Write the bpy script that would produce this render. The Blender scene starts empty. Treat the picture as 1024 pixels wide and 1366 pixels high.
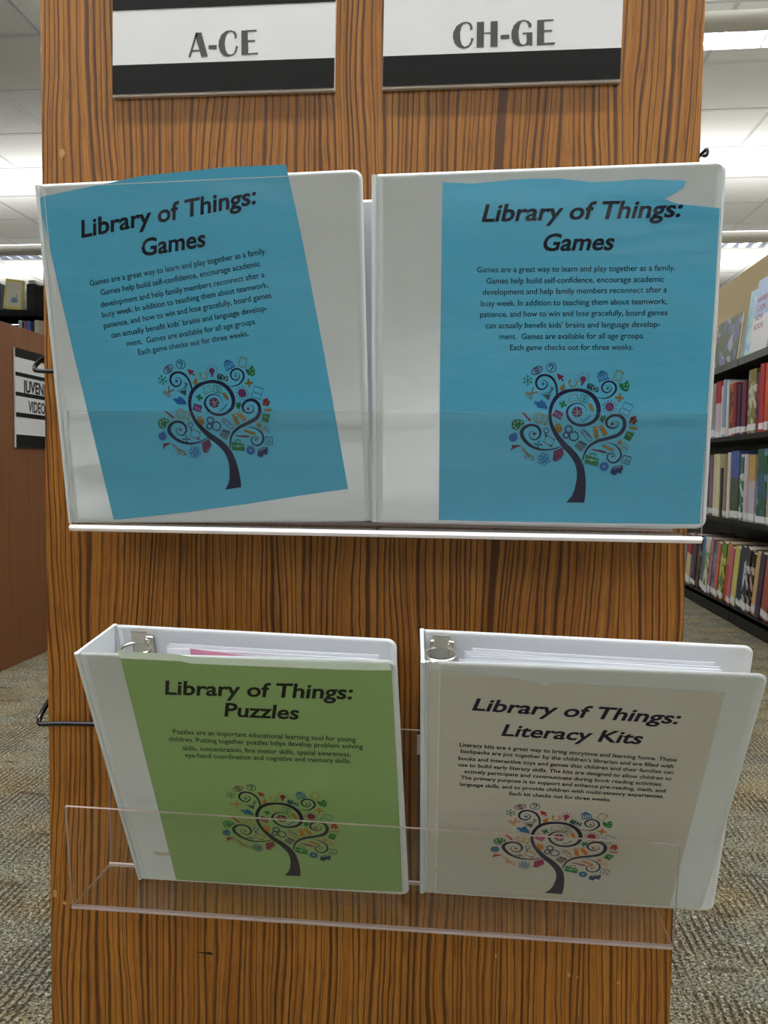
import bpy, bmesh, math, random
from mathutils import Vector, Matrix
from mathutils.geometry import tessellate_polygon

SC = bpy.context.scene
COL = SC.collection
H = 0.71                      # camera height above the carpet; all heights below are measured from the carpet

# ------------------------------------------------------------------ camera
def make_camera():
    yaw, pitch, roll, f = -0.1033, 0.0548, 0.0130, 1007.9
    cy, sy, cp, sp = math.cos(yaw), math.sin(yaw), math.cos(pitch), math.sin(pitch)
    fw = Vector((sy*cp, cy*cp, -sp)); r0 = Vector((cy, -sy, 0)); u0 = r0.cross(fw)
    r = r0*math.cos(roll) + u0*math.sin(roll); u = u0*math.cos(roll) - r0*math.sin(roll)
    cam = bpy.data.cameras.new('camera'); cam.sensor_fit = 'VERTICAL'
    cam.sensor_height = 24.0; cam.lens = f*24.0/1366.0; cam.clip_start = 0.02
    o = bpy.data.objects.new('camera', cam); COL.objects.link(o)
    M = Matrix((r, u, -fw)).transposed().to_4x4(); M.translation = (0, 0, H)
    o.matrix_world = M
    SC.camera = o
make_camera()

# ------------------------------------------------------------------ world, light, exposure
W = bpy.data.worlds.new('room_air'); SC.world = W; W.use_nodes = True
W.node_tree.nodes['Background'].inputs[0].default_value = (0.80, 0.86, 1.0, 1)
W.node_tree.nodes['Background'].inputs[1].default_value = 0.36
SC.view_settings.view_transform = 'Standard'; SC.view_settings.look = 'None'
SC.view_settings.gamma = 1.0; SC.view_settings.use_curve_mapping = False
SC.view_settings.exposure = 0.0

def area(name, loc, sx, sy, power, up=False, col=(1.0, 0.985, 0.955)):
    l = bpy.data.lights.new(name, 'AREA'); l.shape = 'RECTANGLE'; l.size = sx; l.size_y = sy
    l.energy = power; l.color = col
    o = bpy.data.objects.new(name, l); COL.objects.link(o); o.location = loc
    if up: o.rotation_euler = (math.pi, 0, 0)
    return o
# the rows of suspended fluorescent pendants: y, x range, lamp power downwards and upwards
PENDANTS = [(3.37, -1.9, 6.0), (6.29, -7.0, 6.5), (9.21, -7.0, 6.5), (0.45, -3.2, 3.2), (-2.47, -5.0, 5.0), (-5.39, -5.0, 5.0), (-8.31, -5.0, 5.0)]  # last two rows are unseen, added for frontal light on the lower binders
for (py, x0, x1) in PENDANTS:
    area('pendant_lamp', ((x0+x1)/2, py, H+1.872), x1-x0-0.1, 0.05, (x1-x0)*(17 if py == 0.45 else 11 if py < 0 else 7))
    area('pendant_uplight', ((x0+x1)/2, py, H+1.94), x1-x0-0.1, 0.12, (x1-x0)*(7.0 if py > 1 else 11), up=True)
# ------------------------------------------------------------------ materials
def lin(c):
    return tuple((v/255/12.92 if v/255 <= 0.04045 else ((v/255+0.055)/1.055)**2.4) for v in c[:3])+(1.0,)
_M = {}
def mat(name, col=(200,200,200), rough=0.5, metal=0.0, spec=0.5, coat=0.0):
    if name in _M: return _M[name]
    m = bpy.data.materials.new(name); m.use_nodes = True
    b = m.node_tree.nodes['Principled BSDF']
    b.inputs['Base Color'].default_value = lin(col); b.inputs['Roughness'].default_value = rough
    b.inputs['Metallic'].default_value = metal; b.inputs['Specular IOR Level'].default_value = spec
    b.inputs['Coat Weight'].default_value = coat
    _M[name] = m
    return m
class NT:
    """small helper to write node trees"""
    def __init__(s, m): s.t = m.node_tree; s.b = s.t.nodes.get('Principled BSDF')
    def n(s, typ, **kw):
        x = s.t.nodes.new(typ)
        for k, v in kw.items():
            if k.startswith('i_'):
                key = k[2:]; key = int(key) if key.isdigit() else key.replace('_', ' ')
                x.inputs[key].default_value = v
            else: setattr(x, k, v)
        return x
    def l(s, a, b): s.t.links.new(a, b)
    def coords(s, scale, src='Object', loc=(0,0,0), rot=(0,0,0)):
        tc = s.n('ShaderNodeTexCoord'); mp = s.n('ShaderNodeMapping')
        mp.inputs['Scale'].default_value = scale; mp.inputs['Location'].default_value = loc; mp.inputs['Rotation'].default_value = rot
        s.l(tc.outputs[src], mp.inputs[0]); return mp.outputs[0]
    def noise(s, vec, scale=1, detail=3, rough=0.5, dist=0.0):
        x = s.n('ShaderNodeTexNoise'); x.inputs['Scale'].default_value = scale; x.inputs['Detail'].default_value = detail
        x.inputs['Roughness'].default_value = rough; x.inputs['Distortion'].default_value = dist
        s.l(vec, x.inputs['Vector']); return x.outputs['Fac']
    def ramp(s, fac, stops, interp='LINEAR'):
        r = s.n('ShaderNodeValToRGB'); cr = r.color_ramp; cr.interpolation = interp
        while len(cr.elements) < len(stops): cr.elements.new(0.5)
        for e, (p, c) in zip(cr.elements, stops):
            e.position = p; e.color = c if len(c) == 4 else (*c, 1)
        s.l(fac, r.inputs[0]); return r.outputs[0]
    def mix(s, fac, a, b, mode='MIX'):
        x = s.n('ShaderNodeMix', data_type='RGBA', blend_type=mode)
        for sock, v in ((x.inputs[0], fac), (x.inputs[6], a), (x.inputs[7], b)):
            if hasattr(v, 'is_output'): s.l(v, sock)
            else: sock.default_value = v
        return x.outputs[2]
    def math(s, op, a, b=0.0):
        x = s.n('ShaderNodeMath', operation=op)
        for sock, v in ((x.inputs[0], a), (x.inputs[1], b)):
            if hasattr(v, 'is_output'): s.l(v, sock)
            else: sock.default_value = v
        return x.outputs[0]
    def bump(s, h, strength=0.3, dist=0.002, target=None):
        x = s.n('ShaderNodeBump'); x.inputs['Strength'].default_value = strength; x.inputs['Distance'].default_value = dist
        s.l(h, x.inputs['Height']); s.l(x.outputs[0], (target or s.b).inputs['Normal']); return x
G = lambda v: (v, v, v, 1)

def oak(name, light, mid, dark, rough=0.38, seed=0.0, across='x'):
    m = mat(name, mid, rough, spec=0.32); n = NT(m)
    tc = n.n('ShaderNodeTexCoord'); sep = n.n('ShaderNodeSeparateXYZ'); n.l(tc.outputs['Object'], sep.inputs[0])
    x = n.math('ADD', sep.outputs[0], sep.outputs[1])
    # slow sideways wander of the growth rings along the height
    def cv(sx, sz, off):
        c = n.n('ShaderNodeCombineXYZ')
        n.l(n.math('MULTIPLY', x, sx), c.inputs[0]); n.l(n.math('MULTIPLY', sep.outputs[2], sz), c.inputs[2])
        c.inputs[1].default_value = off+seed
        return c.outputs[0]
    wander = n.noise(cv(9, 2.2, 1.7), 1, 2, 0.5)
    wx = n.math('ADD', x, n.math('MULTIPLY', wander, 0.046))
    wig = n.noise(cv(60, 22, 8.1), 1, 2, 0.5)
    wx = n.math('ADD', wx, n.math('MULTIPLY', wig, 0.0026))
    def cw(sx, sz, off):
        c = n.n('ShaderNodeCombineXYZ')
        n.l(n.math('MULTIPLY', wx, sx), c.inputs[0]); n.l(n.math('MULTIPLY', sep.outputs[2], sz), c.inputs[2])
        c.inputs[1].default_value = off+seed
        return c.outputs[0]
    # evenly repeating dark growth lines whose pitch and width vary across the veneer
    ph = n.math('ADD', n.math('MULTIPLY', wx, 150), n.math('MULTIPLY', n.noise(cw(26, .25, 3.3), 1, 3, 0.6), 5.0))
    fr = n.math('FRACT', ph)
    tri = n.math('ABSOLUTE', n.math('SUBTRACT', fr, 0.5))          # 0 at the line, .5 between
    wid = n.noise(cw(95, 1.2, 6.1), 1, 2, 0.5)
    line = n.math('SUBTRACT', tri, n.math('MULTIPLY', n.math('SUBTRACT', wid, 0.40), 0.50))
    lines = n.ramp(line, [(0.02, G(0)), (0.17, G(1))])
    fine = n.noise(cw(420, 4, 9.0), 1, 3, 0.65)
    pores = n.ramp(n.noise(cw(900, 28, 4.0), 1, 2, 0.5), [(0.30, G(0)), (0.47, G(1))])
    blot = n.noise(cw(7, 1.5, 5.0), 1, 3, 0.5)
    base = n.mix(n.ramp(fine, [(0.34, G(0)), (0.62, G(1))]), lin(mid), lin(light))
    base = n.mix(n.math('MULTIPLY', n.ramp(blot, [(0.3, G(0)), (0.7, G(1))]), 0.45), base, lin(mid))
    dk = n.mix(fine, lin(dark), lin([c*0.55+d*0.45 for c, d in zip(dark, mid)]))
    c = n.mix(n.math('MULTIPLY', n.math('SUBTRACT', 1.0, lines), 0.92), base, dk)
    c = n.mix(n.math('MULTIPLY', n.math('SUBTRACT', 1.0, pores), 0.55), c, lin(dark))
    n.l(c, n.b.inputs['Base Color'])
    n.bump(lines, 0.12, 0.0004)
    return m
OAK = oak('oak_veneer', (176,120,48), (132,80,26), (50,25,9), seed=2.0)
OAK_FAR = oak('brown_veneer', (140,92,56), (122,78,46), (98,60,34), rough=0.45, seed=7.0)

VINYL = mat('white_vinyl', (206,213,218), 0.34)
def _v():
    n = NT(VINYL); h = n.noise(n.coords((7, 7, 16)), 1, 3, 0.5); n.bump(h, 0.25, 0.004)
_v()
VINYL_IN = mat('inner_vinyl', (228,231,236), 0.4)
PAGE = mat('page_sleeve', (226,229,236), 0.3)
STEEL = mat('nickel_steel', (196,190,176), 0.28, 1.0)
BLACKWIRE = mat('black_chrome_wire', (60,60,62), 0.16, 1.0)
BLACK = mat('black_card', (12,13,13), 0.5, spec=0.15)
CARDW = mat('white_card', (216,218,222), 0.55)
FOAM = mat('board_edge', (196,184,174), 0.6)
INKG = mat('grey_ink', (78,80,81), 0.6, spec=0.2)
INKB = mat('black_ink', (30,31,33), 0.6, spec=0.2)

def paper(name, col, seed):
    m = mat(name, col, 0.55, spec=0.25); n = NT(m)
    h = n.noise(n.coords((5, 5, 14), loc=(seed, 0, 0)), 1, 4, 0.55)
    n.bump(h, 0.35, 0.006)
    return m
P_BLUE = (76,170,208)
PAPERS = {'UL': paper('blue_paper', P_BLUE, 3), 'UR': _M['blue_paper'],
          'LL': paper('green_paper', (134,166,106), 9), 'LR': paper('white_paper', (188,187,178), 5)}

def ink(name, col):      # dark ink on a coloured sheet
    return mat(name, col, 0.6, spec=0.15)
TITLE_INK = {'UL': ink('navy_ink', (14,14,38)), 'UR': _M['navy_ink'], 'LL': ink('dark_ink', (18,20,18)), 'LR': ink('violet_ink', (24,16,46))}
BODY_INK = {'UL': ink('body_navy_ink', (12,28,50)), 'UR': _M['body_navy_ink'], 'LL': ink('body_dark_ink', (26,38,22)), 'LR': ink('body_black_ink', (20,19,22))}

def print_mat(name, tint):
    """printed colours come from the mesh, as seen through the colour of the sheet"""
    m = mat(name, (255,255,255), 0.6, spec=0.15); n = NT(m)
    a = n.n('ShaderNodeAttribute'); a.attribute_name = 'print_colour'
    n.l(n.mix(1.0, a.outputs['Color'], lin(tint), 'MULTIPLY'), n.b.inputs['Base Color'])
    return m
PRINT = {'UL': print_mat('print_on_blue', (150,205,228)), 'UR': _M['print_on_blue'],
         'LL': print_mat('print_on_green', (190,222,170)), 'LR': print_mat('print_on_white', (226,222,212))}

def clear(name, tint, rough, wr, dist, ior=1.45, scl=(6,6,14), fog=0.0):
    """thin clear plastic: passes light straight through, with a sheen"""
    m = bpy.data.materials.new(name); m.use_nodes = True; t = m.node_tree
    t.nodes.remove(t.nodes['Principled BSDF']); n = NT(m); out = t.nodes['Material Output']
    tr = n.n('ShaderNodeBsdfTransparent'); tr.inputs[0].default_value = (*tint, 1)
    gl = n.n('ShaderNodeBsdfGlossy'); gl.inputs['Roughness'].default_value = rough
    lw = n.n('ShaderNodeLayerWeight'); f0 = ((ior-1)/(ior+1))**2
    mx = n.n('ShaderNodeMixShader')
    if wr:
        h = n.noise(n.coords(scl), 1, 4, 0.55, 0.4)
        b = n.bump(h, wr, dist, gl)
        n.l(b.outputs[0], lw.inputs['Normal'])
    fr = n.math('ADD', f0, n.math('MULTIPLY', n.math('POWER', lw.outputs['Facing'], 5.0), 1-f0))
    n.l(fr, mx.inputs[0]); n.l(tr.outputs[0], mx.inputs[1]); n.l(gl.outputs[0], mx.inputs[2])
    last = mx.outputs[0]
    if fog:
        df = n.n('ShaderNodeBsdfDiffuse'); df.inputs[0].default_value = (.8, .82, .84, 1)
        m2 = n.n('ShaderNodeMixShader'); m2.inputs[0].default_value = fog
        n.l(last, m2.inputs[1]); n.l(df.outputs[0], m2.inputs[2]); last = m2.outputs[0]
    n.l(last, out.inputs['Surface'])
    _M[name] = m
    return m
SLEEVE = clear('clear_sleeve', (.985,.99,.99), 0.20, 0.9, 0.016, 1.37, scl=(3,3,15), fog=0.002)
ACRYL = clear('clear_acrylic', (.985,.987,.985), 0.05, 0, 0, 1.38, fog=0.0)
ACRYL_BRIGHT = mat('acrylic_painted_glint', (240,236,238), 0.3)  # near-white colour stands in for light gathered along the upper front bend
ACRYL_EDGE = mat('acrylic_edge', (214,196,196), 0.25)
NT(ACRYL_EDGE).b.inputs['Transmission Weight'].default_value = 0.35

def carpet():
    m = mat('carpet', (130,124,104), 0.95, spec=0.1); n = NT(m)
    tc = n.n('ShaderNodeTexCoord'); sep = n.n('ShaderNodeSeparateXYZ'); n.l(tc.outputs['Object'], sep.inputs[0])
    wob = n.noise(n.coords((14, 9, 1)), 1, 2, 0.5)
    wx = n.math('ADD', sep.outputs[0], n.math('MULTIPLY', wob, 0.014))
    fr = n.math('FRACT', n.math('MULTIPLY', wx, 82))
    tri = n.math('MULTIPLY', n.math('ABSOLUTE', n.math('SUBTRACT', fr, 0.5)), 2)     # rib profile
    patch = n.noise(n.coords((9, 11, 1)), 1, 3, 0.6)
    amp = n.ramp(patch, [(0.42, G(0.15)), (0.56, G(1))])
    rib = n.math('MULTIPLY', n.ramp(tri, [(0.20, G(0)), (0.62, G(1))]), amp)
    sp = n.noise(n.coords((1, 1, 1)), 230, 3, 0.7)
    speck = n.ramp(sp, [(0.42, G(0)), (0.56, G(1))])
    sp2 = n.noise(n.coords((1, 1, 1), loc=(3,7,0)), 150, 2, 0.7)
    hue = n.noise(n.coords((4, 6, 1), loc=(9,2,0)), 1, 3, 0.6)
    c0 = n.mix(n.ramp(hue, [(0.38, G(0)), (0.6, G(1))]), lin((170,158,124)), lin((152,156,140)))
    c1 = n.mix(n.math('MULTIPLY', speck, 1.0), lin((72,60,44)), c0)
    c2 = n.mix(n.math('MULTIPLY', n.math('SUBTRACT', 1.0, n.ramp(tri, [(0.15, G(0)), (0.6, G(1))])), n.math('MULTIPLY', amp, 0.78)), c1, lin((74,58,42)))
    c3 = n.mix(n.ramp(sp2, [(0.60, G(0)), (0.66, G(1))]), c2, lin((196,202,192)))
    # short dark cross joints where the loop height changes
    fy = n.math('FRACT', n.math('ADD', n.math('MULTIPLY', sep.outputs[1], 6.5), n.math('MULTIPLY', n.noise(n.coords((3, 1.5, 1)), 1, 1, .5), 1.2)))
    ln = n.ramp(n.math('ABSOLUTE', n.math('SUBTRACT', fy, 0.5)), [(0.02, G(1)), (0.06, G(0))])
    c4 = n.mix(n.math('MULTIPLY', ln, n.math('MULTIPLY', n.ramp(n.noise(n.coords((22, 3, 1)), 1, 2, .6), [(.5, G(0)), (.6, G(1))]), 0.6)), c3, lin((66,52,42)))
    n.l(c4, n.b.inputs['Base Color'])
    hh = n.math('ADD', n.math('MULTIPLY', rib, 0.7), n.math('MULTIPLY', sp, 0.8))
    n.bump(hh, 0.9, 0.006)
    return m
CARPET = carpet()
TILE = mat('ceiling_tile_white', (226,227,224), 0.9, spec=0.1)
def _t():
    n = NT(TILE); a = n.noise(n.coords((1, 1, 1)), 60, 4, 0.7); n.bump(a, 0.6, 0.006)
_t()
GRID = mat('grid_white', (184,186,186), 0.5)
WALLM = mat('wall_paint_white', (214,216,216), 0.8)
BEIGE = mat('wall_paint_beige', (222,202,160), 0.8)
ENAMEL = mat('pendant_enamel', (206,204,196), 0.45)
ALU = mat('louver_aluminium', (215,218,224), 0.18, 1.0)
def emis(name, col, s):
    m = mat(name, col, 0.5); b = m.node_tree.nodes['Principled BSDF']
    b.inputs['Emission Color'].default_value = lin(col); b.inputs['Emission Strength'].default_value = s; return m
TUBE = emis('lit_tube', (250,250,255), 3.0)
SHELFB = mat('black_shelf_steel', (26,27,28), 0.5, spec=0.3)
SHELFG = mat('grey_shelf_edge', (92,92,92), 0.4)
LABELW = mat('spine_label_white', (226,228,230), 0.45)
PAGES = mat('book_pages', (222,214,196), 0.8)
DARKW = mat('chip_pale', (176,136,92), 0.7)
SCRATCH = mat('scratch_dark', (20,10,6), 0.7)

# ------------------------------------------------------------------ mesh helpers
class MB:
    """collects vertices and faces of one mesh"""
    def __init__(s): s.v = []; s.f = []; s.mi = []; s.col = []
    def add(s, vs, fs, mi=0, col=None):
        o = len(s.v); s.v += [tuple(p) for p in vs]
        for f in fs: s.f.append(tuple(i+o for i in f)); s.mi.append(mi)
        s.col += [col]*len(vs)
    def box(s, x0, x1, y0, y1, z0, z1, mi=0):
        v = [(x, y, z) for x in (x0, x1) for y in (y0, y1) for z in (z0, z1)]
        s.add(v, [(0,1,3,2), (4,6,7,5), (0,4,5,1), (2,3,7,6), (0,2,6,4), (1,5,7,3)], mi)
    def hexa(s, p, mi=0):       # p: 8 corners, order x,y,z as in box
        s.add(p, [(0,1,3,2), (4,6,7,5), (0,4,5,1), (2,3,7,6), (0,2,6,4), (1,5,7,3)], mi)
    def prism(s, pts, fr, y0, y1, mi=0):
        """outline pts (x,z) extruded from local depth y0 to y1; fr maps (x,y,z) to space"""
        n = len(pts)
        v = [fr(x, y0, z) for x, z in pts]+[fr(x, y1, z) for x, z in pts]
        f = [tuple(range(n)), tuple(range(2*n-1, n-1, -1))]+[(i, i+n, (i+1) % n+n, (i+1) % n) for i in range(n)]
        s.add(v, f, mi)
    def tube(s, path, r, seg=8, mi=0, closed=False):
        path = [Vector(p) for p in path]; n = len(path); rings = []
        up = None
        for i, p in enumerate(path):
            a = path[i-1] if (i or closed) else p; b = path[(i+1) % n] if (i < n-1 or closed) else p
            t = (b-a).normalized()
            if up is None: up = t.orthogonal().normalized()
            up = (up-t*up.dot(t)).normalized(); w = t.cross(up)
            rings.append([p+r*(math.cos(2*math.pi*k/seg)*up+math.sin(2*math.pi*k/seg)*w) for k in range(seg)])
        v = [q for ring in rings for q in ring]; f = []
        for i in range(n-1+(1 if closed else 0)):
            for k in range(seg):
                j = (i+1) % n
                f.append((i*seg+k, i*seg+(k+1) % seg, j*seg+(k+1) % seg, j*seg+k))
        if not closed: f += [tuple(range(seg-1, -1, -1)), tuple(range((n-1)*seg, n*seg))]
        s.add(v, f, mi)
    def mesh(s, name, mats, smooth=False, fix=True):
        me = bpy.data.meshes.new(name); me.from_pydata(s.v, [], s.f)
        for m in (mats if isinstance(mats, (list, tuple)) else [mats]): me.materials.append(m)
        me.polygons.foreach_set('material_index', s.mi)
        if any(c is not None for c in s.col):
            a = me.color_attributes.new('print_colour', 'FLOAT_COLOR', 'POINT')
            for i, c in enumerate(s.col): a.data[i].color = c or (0, 0, 0, 1)
        me.update()
        if fix:
            bm = bmesh.new(); bm.from_mesh(me); bmesh.ops.recalc_face_normals(bm, faces=bm.faces); bm.to_mesh(me); bm.free()
        if smooth:
            me.polygons.foreach_set('use_smooth', [True]*len(me.polygons)); me.set_sharp_from_angle(angle=math.radians(40))
        return me
    def obj(s, name, mats, parent=None, smooth=False, fix=True, **tags):
        return link(name, s.mesh(name, mats, smooth, fix), parent, **tags)
def link(name, data, parent=None, **tags):
    o = bpy.data.objects.new(name, data); COL.objects.link(o)
    if parent is not None: o.parent = parent
    for k, v in tags.items():
        if v: o[k] = v
    return o
def thing(name, label, cat, loc=(0,0,0), group=None, rot=(0,0,0)):
    o = link(name, None, None, label=label, category=cat, group=group); o.location = loc; o.rotation_euler = rot
    o.empty_display_size = 0.05
    return o
def bevel(o, w=0.0015, seg=2):
    b = o.modifiers.new('bevel', 'BEVEL'); b.width = w; b.segments = seg; b.limit_method = 'ANGLE'; return o
def curve_pts(P, k=6):          # Catmull-Rom through tuples of any length
    out = []
    for i in range(len(P)-1):
        a, b, c, d = P[max(i-1, 0)], P[i], P[i+1], P[min(i+2, len(P)-1)]
        for j in range(k):
            t = j/k
            out.append(tuple(0.5*((2*b[q])+(-a[q]+c[q])*t+(2*a[q]-5*b[q]+4*c[q]-d[q])*t*t+(-a[q]+3*b[q]-3*c[q]+d[q])*t**3) for q in range(len(b))))
    return out+[tuple(P[-1])]

_fc = {}
def text_flat(body, shear=0.0, offset=0.0):
    """flat outline of a line of lettering: triangles, ink width and left edge, for size 1"""
    key = (body, shear, offset)
    if key in _fc: return _fc[key]
    c = bpy.data.curves.new('lettering', 'FONT'); c.body = body; c.offset = offset; c.resolution_u = 3
    o = bpy.data.objects.new('lettering', c); COL.objects.link(o)
    dg = bpy.context.evaluated_depsgraph_get(); dg.update()
    me = bpy.data.meshes.new_from_object(o.evaluated_get(dg))
    v = [(p.co.x+shear*p.co.y, p.co.y) for p in me.vertices]; f = [tuple(p.vertices) for p in me.polygons]
    bpy.data.objects.remove(o); bpy.data.meshes.remove(me); bpy.data.curves.remove(c)
    xs = [p[0] for p in v]
    _fc[key] = (v, f, min(xs), max(xs)); return _fc[key]
CAPH = None
def cap_height():
    global CAPH
    if CAPH is None: CAPH = max(p[1] for p in text_flat('L')[0])
    return CAPH
def lay_text(mb, body, x0, z0, x1, z1, cap, fr, y, shear=0.0, offset=0.0):
    """lettering whose baseline runs from (x0,z0) to (x1,z1)"""
    v, f, a, b = text_flat(body, shear, offset)
    L = math.hypot(x1-x0, z1-z0); ux, uz = (x1-x0)/L, (z1-z0)/L; sx = L/(b-a); sy = cap/cap_height()
    mb.add([fr(x0+ux*(p[0]-a)*sx-uz*p[1]*sy, y, z0+uz*(p[0]-a)*sx+ux*p[1]*sy) for p in v], f)
BINDERS = {
  'UR': {'o': [-0.0786, 0.663, -0.0461], 'ang': [-0.0214, 0.0742, 0.0017], 'w': 0.2821, 'h': 0.2943, 'paper': [[58.26, 285.73], [81.72, 283.74], [95.17, 284.45], [113.39, 285.58], [132.7, 286.07], [152.47, 285.37], [168.6, 283.07], [179.31, 281.54], [194.02, 281.6], [217.35, 282.51], [252.09, 280.15], [250.63, 275.07], [240.01, 268.55], [235.46, 266.97], [241.36, 264.48], [247.23, 262.57], [280.13, 258.11], [278.56, 151.69], [277.02, 4.3], [170.64, 2.8], [58.34, 1.87], [57.91, 153.75]], 'title': [('Library of Things:', 90.85, 253.51, 250.44, 252.69), ('Games', 141.52, 228.92, 198.48, 228.43)], 'body': [('Games are a great way to learn and play together as a family.', 87.87, 212.69, 246.89, 210.86), ('Games help build self-confidence, encourage academic', 95.81, 203.43, 238.54, 202.2), ('development and help family members reconnect after a', 92.87, 194.47, 241.28, 193.86), ('busy week. In addition to teaching them about teamwork,', 91.48, 185.2, 241.72, 184.66), ('patience, and how to win and lose gracefully, board games', 91.01, 176.3, 242.74, 175.71), ('can actually benefit kids’ brains and language develop-', 95.88, 167.0, 237.28, 166.51), ('ment.  Games are available for all age groups.', 107.3, 157.92, 225.23, 157.32), ('Each game checks out for three weeks.', 116.54, 148.87, 216.67, 148.33)], 'tcap': 13.08, 'bcap': 4.55, 'tree': [[0.11485, 0.00374, 110.28209], [0.00098, -0.11736, 144.0131]]},
  'UL': {'o': [-0.3609, 0.663, -0.0524], 'ang': [0.0171, 0.1297, 0.0238], 'w': 0.2805, 'h': 0.2952, 'paper': [[1.46, 281.65], [4.53, 285.16], [34.39, 289.36], [67.91, 293.94], [94.47, 297.87], [133.54, 299.72], [165.76, 301.54], [197.55, 301.31], [217.12, 301.31], [226.89, 250.55], [243.46, 148.74], [260.59, 29.96], [217.22, 24.24], [165.51, 16.43], [105.9, 9.22], [42.85, 0.47], [20.21, 147.65]], 'title': [('Library of Things:', 36.2, 250.36, 192.19, 272.14), ('Games', 89.48, 233.39, 146.31, 239.64)], 'body': [('Games are a great way to learn and play together as a family.', 40.39, 210.13, 197.48, 231.76), ('Games help build self-confidence, encourage academic', 49.45, 201.99, 191.45, 221.62), ('development and help family members reconnect after a', 48.51, 191.9, 194.88, 212.64), ('busy week. In addition to teaching them about teamwork,', 49.08, 183.31, 197.7, 204.25), ('patience, and how to win and lose gracefully, board games', 49.58, 174.04, 199.87, 195.54), ('can actually benefit kids’ brains and language develop-', 55.64, 165.55, 195.75, 185.11), ('ment.  Games are available for all age groups.', 68.98, 158.13, 185.67, 174.14), ('Each game checks out for three weeks.', 78.9, 150.48, 178.53, 164.26)], 'tcap': 13.43, 'bcap': 4.7, 'tree': [[0.11431, 0.02166, 74.10425], [0.01666, -0.11697, 145.81769]]},
  'LL': {'o': [-0.314, 0.7045, -0.4111], 'ang': [-0.0042, 0.4093, 0.0182], 'w': 0.2702, 'h': 0.2786, 'paper': [[38.91, 275.27], [64.79, 274.52], [90.46, 273.79], [99.74, 271.78], [128.33, 271.17], [159.8, 270.65], [190.92, 270.15], [221.71, 269.65], [246.12, 269.7], [265.52, 270.35], [265.39, 150.94], [264.11, 5.31], [153.57, 1.87], [39.05, -1.66], [38.89, 155.94]], 'title': [('Library of Things:', 70.92, 237.76, 233.09, 238.91), ('Puzzles', 119.58, 216.08, 185.41, 215.27)], 'body': [('Puzzles are an important educational learning tool for young', 70.69, 194.1, 231.57, 192.58), ('children. Putting together puzzles helps develop problem solving', 64.98, 185.21, 237.22, 185.03), ('skills, concentration, fine motor skills, spatial awareness,', 75.94, 175.29, 226.22, 175.76), ('eye-hand coordination and cognitive and memory skills.', 76.92, 166.96, 225.67, 167.96)], 'tcap': 14.2, 'bcap': 5.17, 'tree': [[0.12166, 0.00505, 89.21735], [0.00168, -0.11872, 143.45945]]},
  'LR': {'o': [-0.0325, 0.7026, -0.4037], 'ang': [0.0163, 0.4427, -0.0053], 'w': 0.2605, 'h': 0.2828, 'paper': [[6.13, 274.45], [33.67, 272.11], [68.64, 269.41], [87.32, 266.63], [96.8, 263.35], [101.2, 265.86], [120.59, 266.91], [137.92, 264.82], [166.27, 264.86], [194.51, 264.16], [232.03, 263.23], [231.62, 152.71], [230.81, 4.72], [119.2, 1.94], [6.26, -0.71], [5.84, 153.73]], 'title': [('Library of Things:', 40.19, 235.2, 203.38, 229.9), ('Literacy Kits', 64.88, 209.01, 177.7, 206.81)], 'body': [('Literacy kits are a great way to bring storytime and learning home. These', 31.37, 194.63, 207.55, 189.19), ('backpacks are put together by the children’s librarian and are filled with', 32.5, 187.42, 206.03, 181.85), ('books and interactive toys and games that children and their families can', 30.85, 179.08, 207.1, 175.04), ('use to build early literacy skills. The kits are designed to allow children to', 31.04, 171.64, 206.76, 167.63), ('actively participate and communicate during book reading activities.', 36.31, 164.04, 200.57, 160.57), ('The primary purpose is to support and enhance pre-reading, math, and', 33.35, 156.66, 204.11, 153.28), ('language skills, and to provide children with multi-sensory experiences.', 32.93, 148.46, 203.91, 146.52), ('Each kit checks out for three weeks.', 75.53, 140.24, 160.92, 139.07)], 'tcap': 12.24, 'bcap': 4.06, 'tree': [[0.12154, 0.00482, 55.01442], [-0.00247, -0.11921, 139.58427]]},
}
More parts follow.
